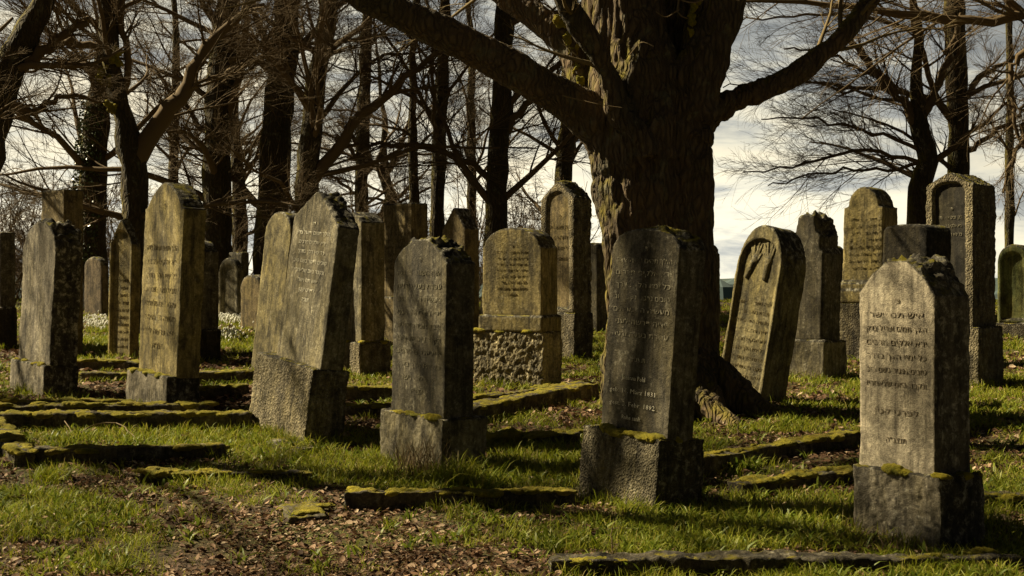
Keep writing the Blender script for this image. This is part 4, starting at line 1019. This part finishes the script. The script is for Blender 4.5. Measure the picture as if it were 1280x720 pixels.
# fallen leaves
def litter(n, seed):
    rg, x, y = scatter(n, 6.1, 30, seed, 1.35)
    gs = grassiness(x, y); k = rg.random(n) < np.clip(1.0 - 0.8 * gs + 0.5 * fbm(p3(x, y), 2.2, 2, 55), 0.06, 1); x, y = x[k], y[k]; n = len(x)
    z = ground_z(x, y) + rg.uniform(0.0, 0.022, n)
    a = rg.uniform(0, 2 * np.pi, n); L = (0.008 + 0.019 * rg.random(n) ** 2.0) * np.clip(y / 9, 0.9, 1.8); Wd = L * rg.uniform(0.45, 0.75, n)
    u = np.stack([np.cos(a), np.sin(a), rg.normal(0, 0.35, n)], 1); v = np.stack([-np.sin(a), np.cos(a), rg.normal(0, 0.35, n)], 1)
    c = np.stack([x, y, z], 1); up = np.array([[0, 0, 1.0]])
    cu = (rg.uniform(-0.1, 0.55, n) * L)[:, None] * up
    P = np.stack([c - u * L[:, None] + cu * .6, c - u * L[:, None] * .3 + v * Wd[:, None] + cu, c + u * L[:, None] * .4 + v * Wd[:, None] * .8 + cu, c + u * L[:, None] * 1.1, c + u * L[:, None] * .4 - v * Wd[:, None] * .8 + cu, c - u * L[:, None] * .3 - v * Wd[:, None] + cu, c - u * 0.2 * L[:, None], c + u * L[:, None] * .4], 1)
    I = (np.arange(n) * 8)[:, None]
    Q = np.concatenate([I + np.array([q_]) for q_ in ([0, 6, 1, 1], )])[:0]
    T = np.concatenate([I + np.array([t_]) for t_ in ([0, 6, 1], [6, 7, 2], [6, 2, 1], [7, 3, 2], [0, 5, 6], [6, 4, 7], [6, 5, 4], [7, 4, 3])])
    return tag(link('leaf_litter', np_mesh('leaf_litter', P.reshape(-1, 3), [T]), M['litter']), kind='stuff')
litter(240000, 45)
# white spring flowers in the far grass
def flowers():
    rg = np.random.default_rng(46); X = []; Yv = []
    for px, py, wx, wy, n in ((288, 402, 22, 6, 420), (122, 408, 20, 6, 200), (288, 424, 20, 6, 80), (745, 410, 12, 4, 160), (505, 378, 10, 4, 60)):
        for i in range(n):
            p = at(px + rg.normal(0, wx * .6), py + rg.normal(0, wy * .6)); X.append(p.x); Yv.append(p.y)
    x = np.array(X); y = np.array(Yv); n = len(x)
    g = Geo()
    for i in range(n): g.ell((x[i], y[i], gz(x[i], y[i]) + rg.uniform(.06, .14)), (0.017, 0.017, 0.022), 6)
    return g.mesh('white_flowers')
tag(link('white_flowers', flowers(), plain_mat('white_petals', (0.75, 0.75, 0.66), 0.6)), kind='stuff')
# a few single plants and sticks
def tuft_thing(name, label, px, py, n, hr, wr, spread, m, seed, lean=(0.3, 1.0)):
    p = at(px, py); rg = np.random.default_rng(seed)
    x = p.x + rg.normal(0, spread, n); y = p.y + rg.normal(0, spread, n)
    o = blades(name, x, y, rg.uniform(*hr, n), rg.uniform(*wr, n), rg.uniform(*lean, n), M[m], seed)
    o['kind'] = 'thing'; tag(o, label, name.replace('_', ' ')); return o
M['straw'] = plain_mat('dry_stalks', None, 0.8, 0, [(0.0, (0.10, 0.065, 0.03)), (1.0, (0.26, 0.19, 0.10))], 0.1)
tuft_thing('grass_tuft', 'tall bright grass tuft at the foot of the clipped dark stone', 578, 606, 420, (0.12, 0.27), (0.004, 0.007), 0.085, 'grass', 51)
tuft_thing('grass_tuft', 'small grass tuft below the corner of the slanting mossy kerb', 62, 605, 160, (0.08, 0.2), (0.004, 0.007), 0.06, 'grass', 52)
tuft_thing('dry_weed', 'dry brown weed against the front of the clipped dark stone base', 520, 594, 220, (0.10, 0.36), (0.003, 0.006), 0.09, 'straw', 53, (0.1, 0.6))
tuft_thing('seedling', 'bright leafy seedling in bare soil between the two slanting kerbs', 936, 590, 26, (0.09, 0.16), (0.016, 0.028), 0.03, 'herb', 54, (0.5, 1.3))
tuft_thing('grass_tuft', 'dull matted grass against the base of the pale peaked stone', 1118, 680, 300, (0.06, 0.14), (0.004, 0.007), 0.14, 'straw', 55)
def stick(label, pts, r, seed):
    P = [at(a, b) + Vector((0, 0, h_)) for a, b, h_ in pts]
    q = resample([(*p, 1) for p in P], 14); rg = np.random.default_rng(seed)
    c = Vector(q[0, :3]); g = Geo(); g.tube([tuple(x[:3] - np.array(c) + rg.normal(0, r * .5, 3)) for x in q], [r * (1 - 0.06 * i) + .0008 for i in range(14)], 6)
    o = link('fallen_twig', g.mesh('fallen_twig'), M['straw']); o.location = c
    tag(o, label, 'twig', 'fallen twigs')
stick('curved pale twig arching over grass in front of the three parallel kerbs', [(92, 552, .01), (118, 548, .09), (150, 548, .10), (178, 560, .01)], 0.006, 1)
stick('thin straight twig leaning on the lowest of the three parallel kerbs', [(70, 532, .14), (98, 556, .01)], 0.005, 2)
stick('short dark twig standing up beside the thick bright mossy kerb', [(676, 512, .0), (680, 512, .14)], 0.012, 3)
stick('pale bent stem upright in foreground grass, right of centre', [(766, 692, 0), (764, 690, .10), (770, 690, .17)], 0.004, 4)
stick('dark crooked twig lying across the long half-buried kerb', [(570, 640, .02), (600, 628, .09), (645, 618, .04)], 0.006, 5)
stick('thin twig lying in the grass below the stone with white lettering', [(730, 668, .02), (790, 672, .05), (850, 670, .02)], 0.004, 6)
stick('thin twig standing by the root of the big tree', [(922, 548, 0), (923, 546, .16)], 0.005, 7)

# ivy, moss and small twigs on the trees
def on_tree(root, px, py, d, off):
    p = atd(px, py, d); return Vector((p.x, p.y + off, p.z)) - root.location
def ivy(root, d, path, n, seed):
    rg = np.random.default_rng(seed); q = resample([(a, b, c_) for a, b, c_ in path], 40)
    P = []
    for i in range(n):
        a, b, w_ = q[rg.integers(0, 40)]; g = rg.uniform(math.pi * 0.75, math.pi * 1.75); r_ = w_ / FPX * d / 2 + rg.uniform(.02, .09)
        c = np.array(on_tree(root, a, b + rg.uniform(-8, 8), d, 0)) + np.array([math.cos(g) * r_, math.sin(g) * r_, 0])
        u = rg.normal(0, 1, 3); u /= np.linalg.norm(u); v = np.cross(u, rg.normal(0, 1, 3)); v /= np.linalg.norm(v); s = rg.uniform(.022, .045)
        P.append([c - u * s, c + v * s * .8, c + u * s, c - v * s * .8])
    P = np.array(P).reshape(-1, 3); F = np.arange(len(P)).reshape(-1, 4)
    m, t, b = new_mat('ivy_leaves'); b.inputs['Base Color'].default_value = (0.05, 0.075, 0.022, 1); b.inputs['Roughness'].default_value = 0.35; b.inputs['Specular IOR Level'].default_value = 0.5
    link('ivy', np_mesh('ivy', P, [F]), m, root)
ivy(t1, 30, [(110, 330, 38), (113, 250, 36), (116, 200, 35), (122, 130, 30)], 1500, 3)
def moss_on(root, d, spots, seed, vox=0.02):
    g = Geo(); r2 = random.Random(seed)
    for px, py, off, r_ in spots:
        for k in range(9):
            c = on_tree(root, px, py, d, off) + Vector((r2.uniform(-1, 1), r2.uniform(-.4, .4), r2.uniform(-1.3, 1.3))) * r_
            a = r_ * r2.uniform(.35, .7); g.ell(tuple(c), (a, a * .7, a * 1.2), 8)
    link('moss_clump', g.fused('moss_clump', vox, disp_fn(0.015, 0.012, seed, 40)), M['moss'], root)
moss_on(t2, 22, [(150, 72, -.10, .09), (134, 96, -.15, .10), (142, 132, -.14, .08)], 5)
moss_on(hero, HD, [(702, 22, .16, .05), (712, 45, .14, .045), (718, 62, .12, .04), (722, 82, .10, .035), (726, 100, .06, .03), (866, 14, -.22, .035), (862, 30, -.24, .035), (858, 46, -.26, .025)], 6, 0.014)
def small_twig(pts, r):
    g = Geo(); q = resample([tuple(on_tree(hero, a, b, HD, off)) + (1,) for a, b, off in pts], 10)
    g.tube([tuple(x[:3]) for x in q], [r * (1 - .07 * i) for i in range(10)], 6); return g
for pts, r in (([(832, -10, -.75), (835, 15, -.85), (832, 40, -.95), (842, 48, -1.0)], .011), ([(834, 22, -.88), (850, 30, -1.0), (872, 24, -1.05), (900, 30, -1.1)], .008), ([(833, 36, -.93), (818, 46, -.98), (806, 40, -1.0)], .007), ([(780, 82, -.62), (792, 70, -.75), (806, 76, -.8)], .007), ([(700, 128, -.5), (740, 140, -.62), (770, 146, -.7)], .006)):
    link('twig', small_twig(pts, r).mesh('twig'), M['straw'], hero)
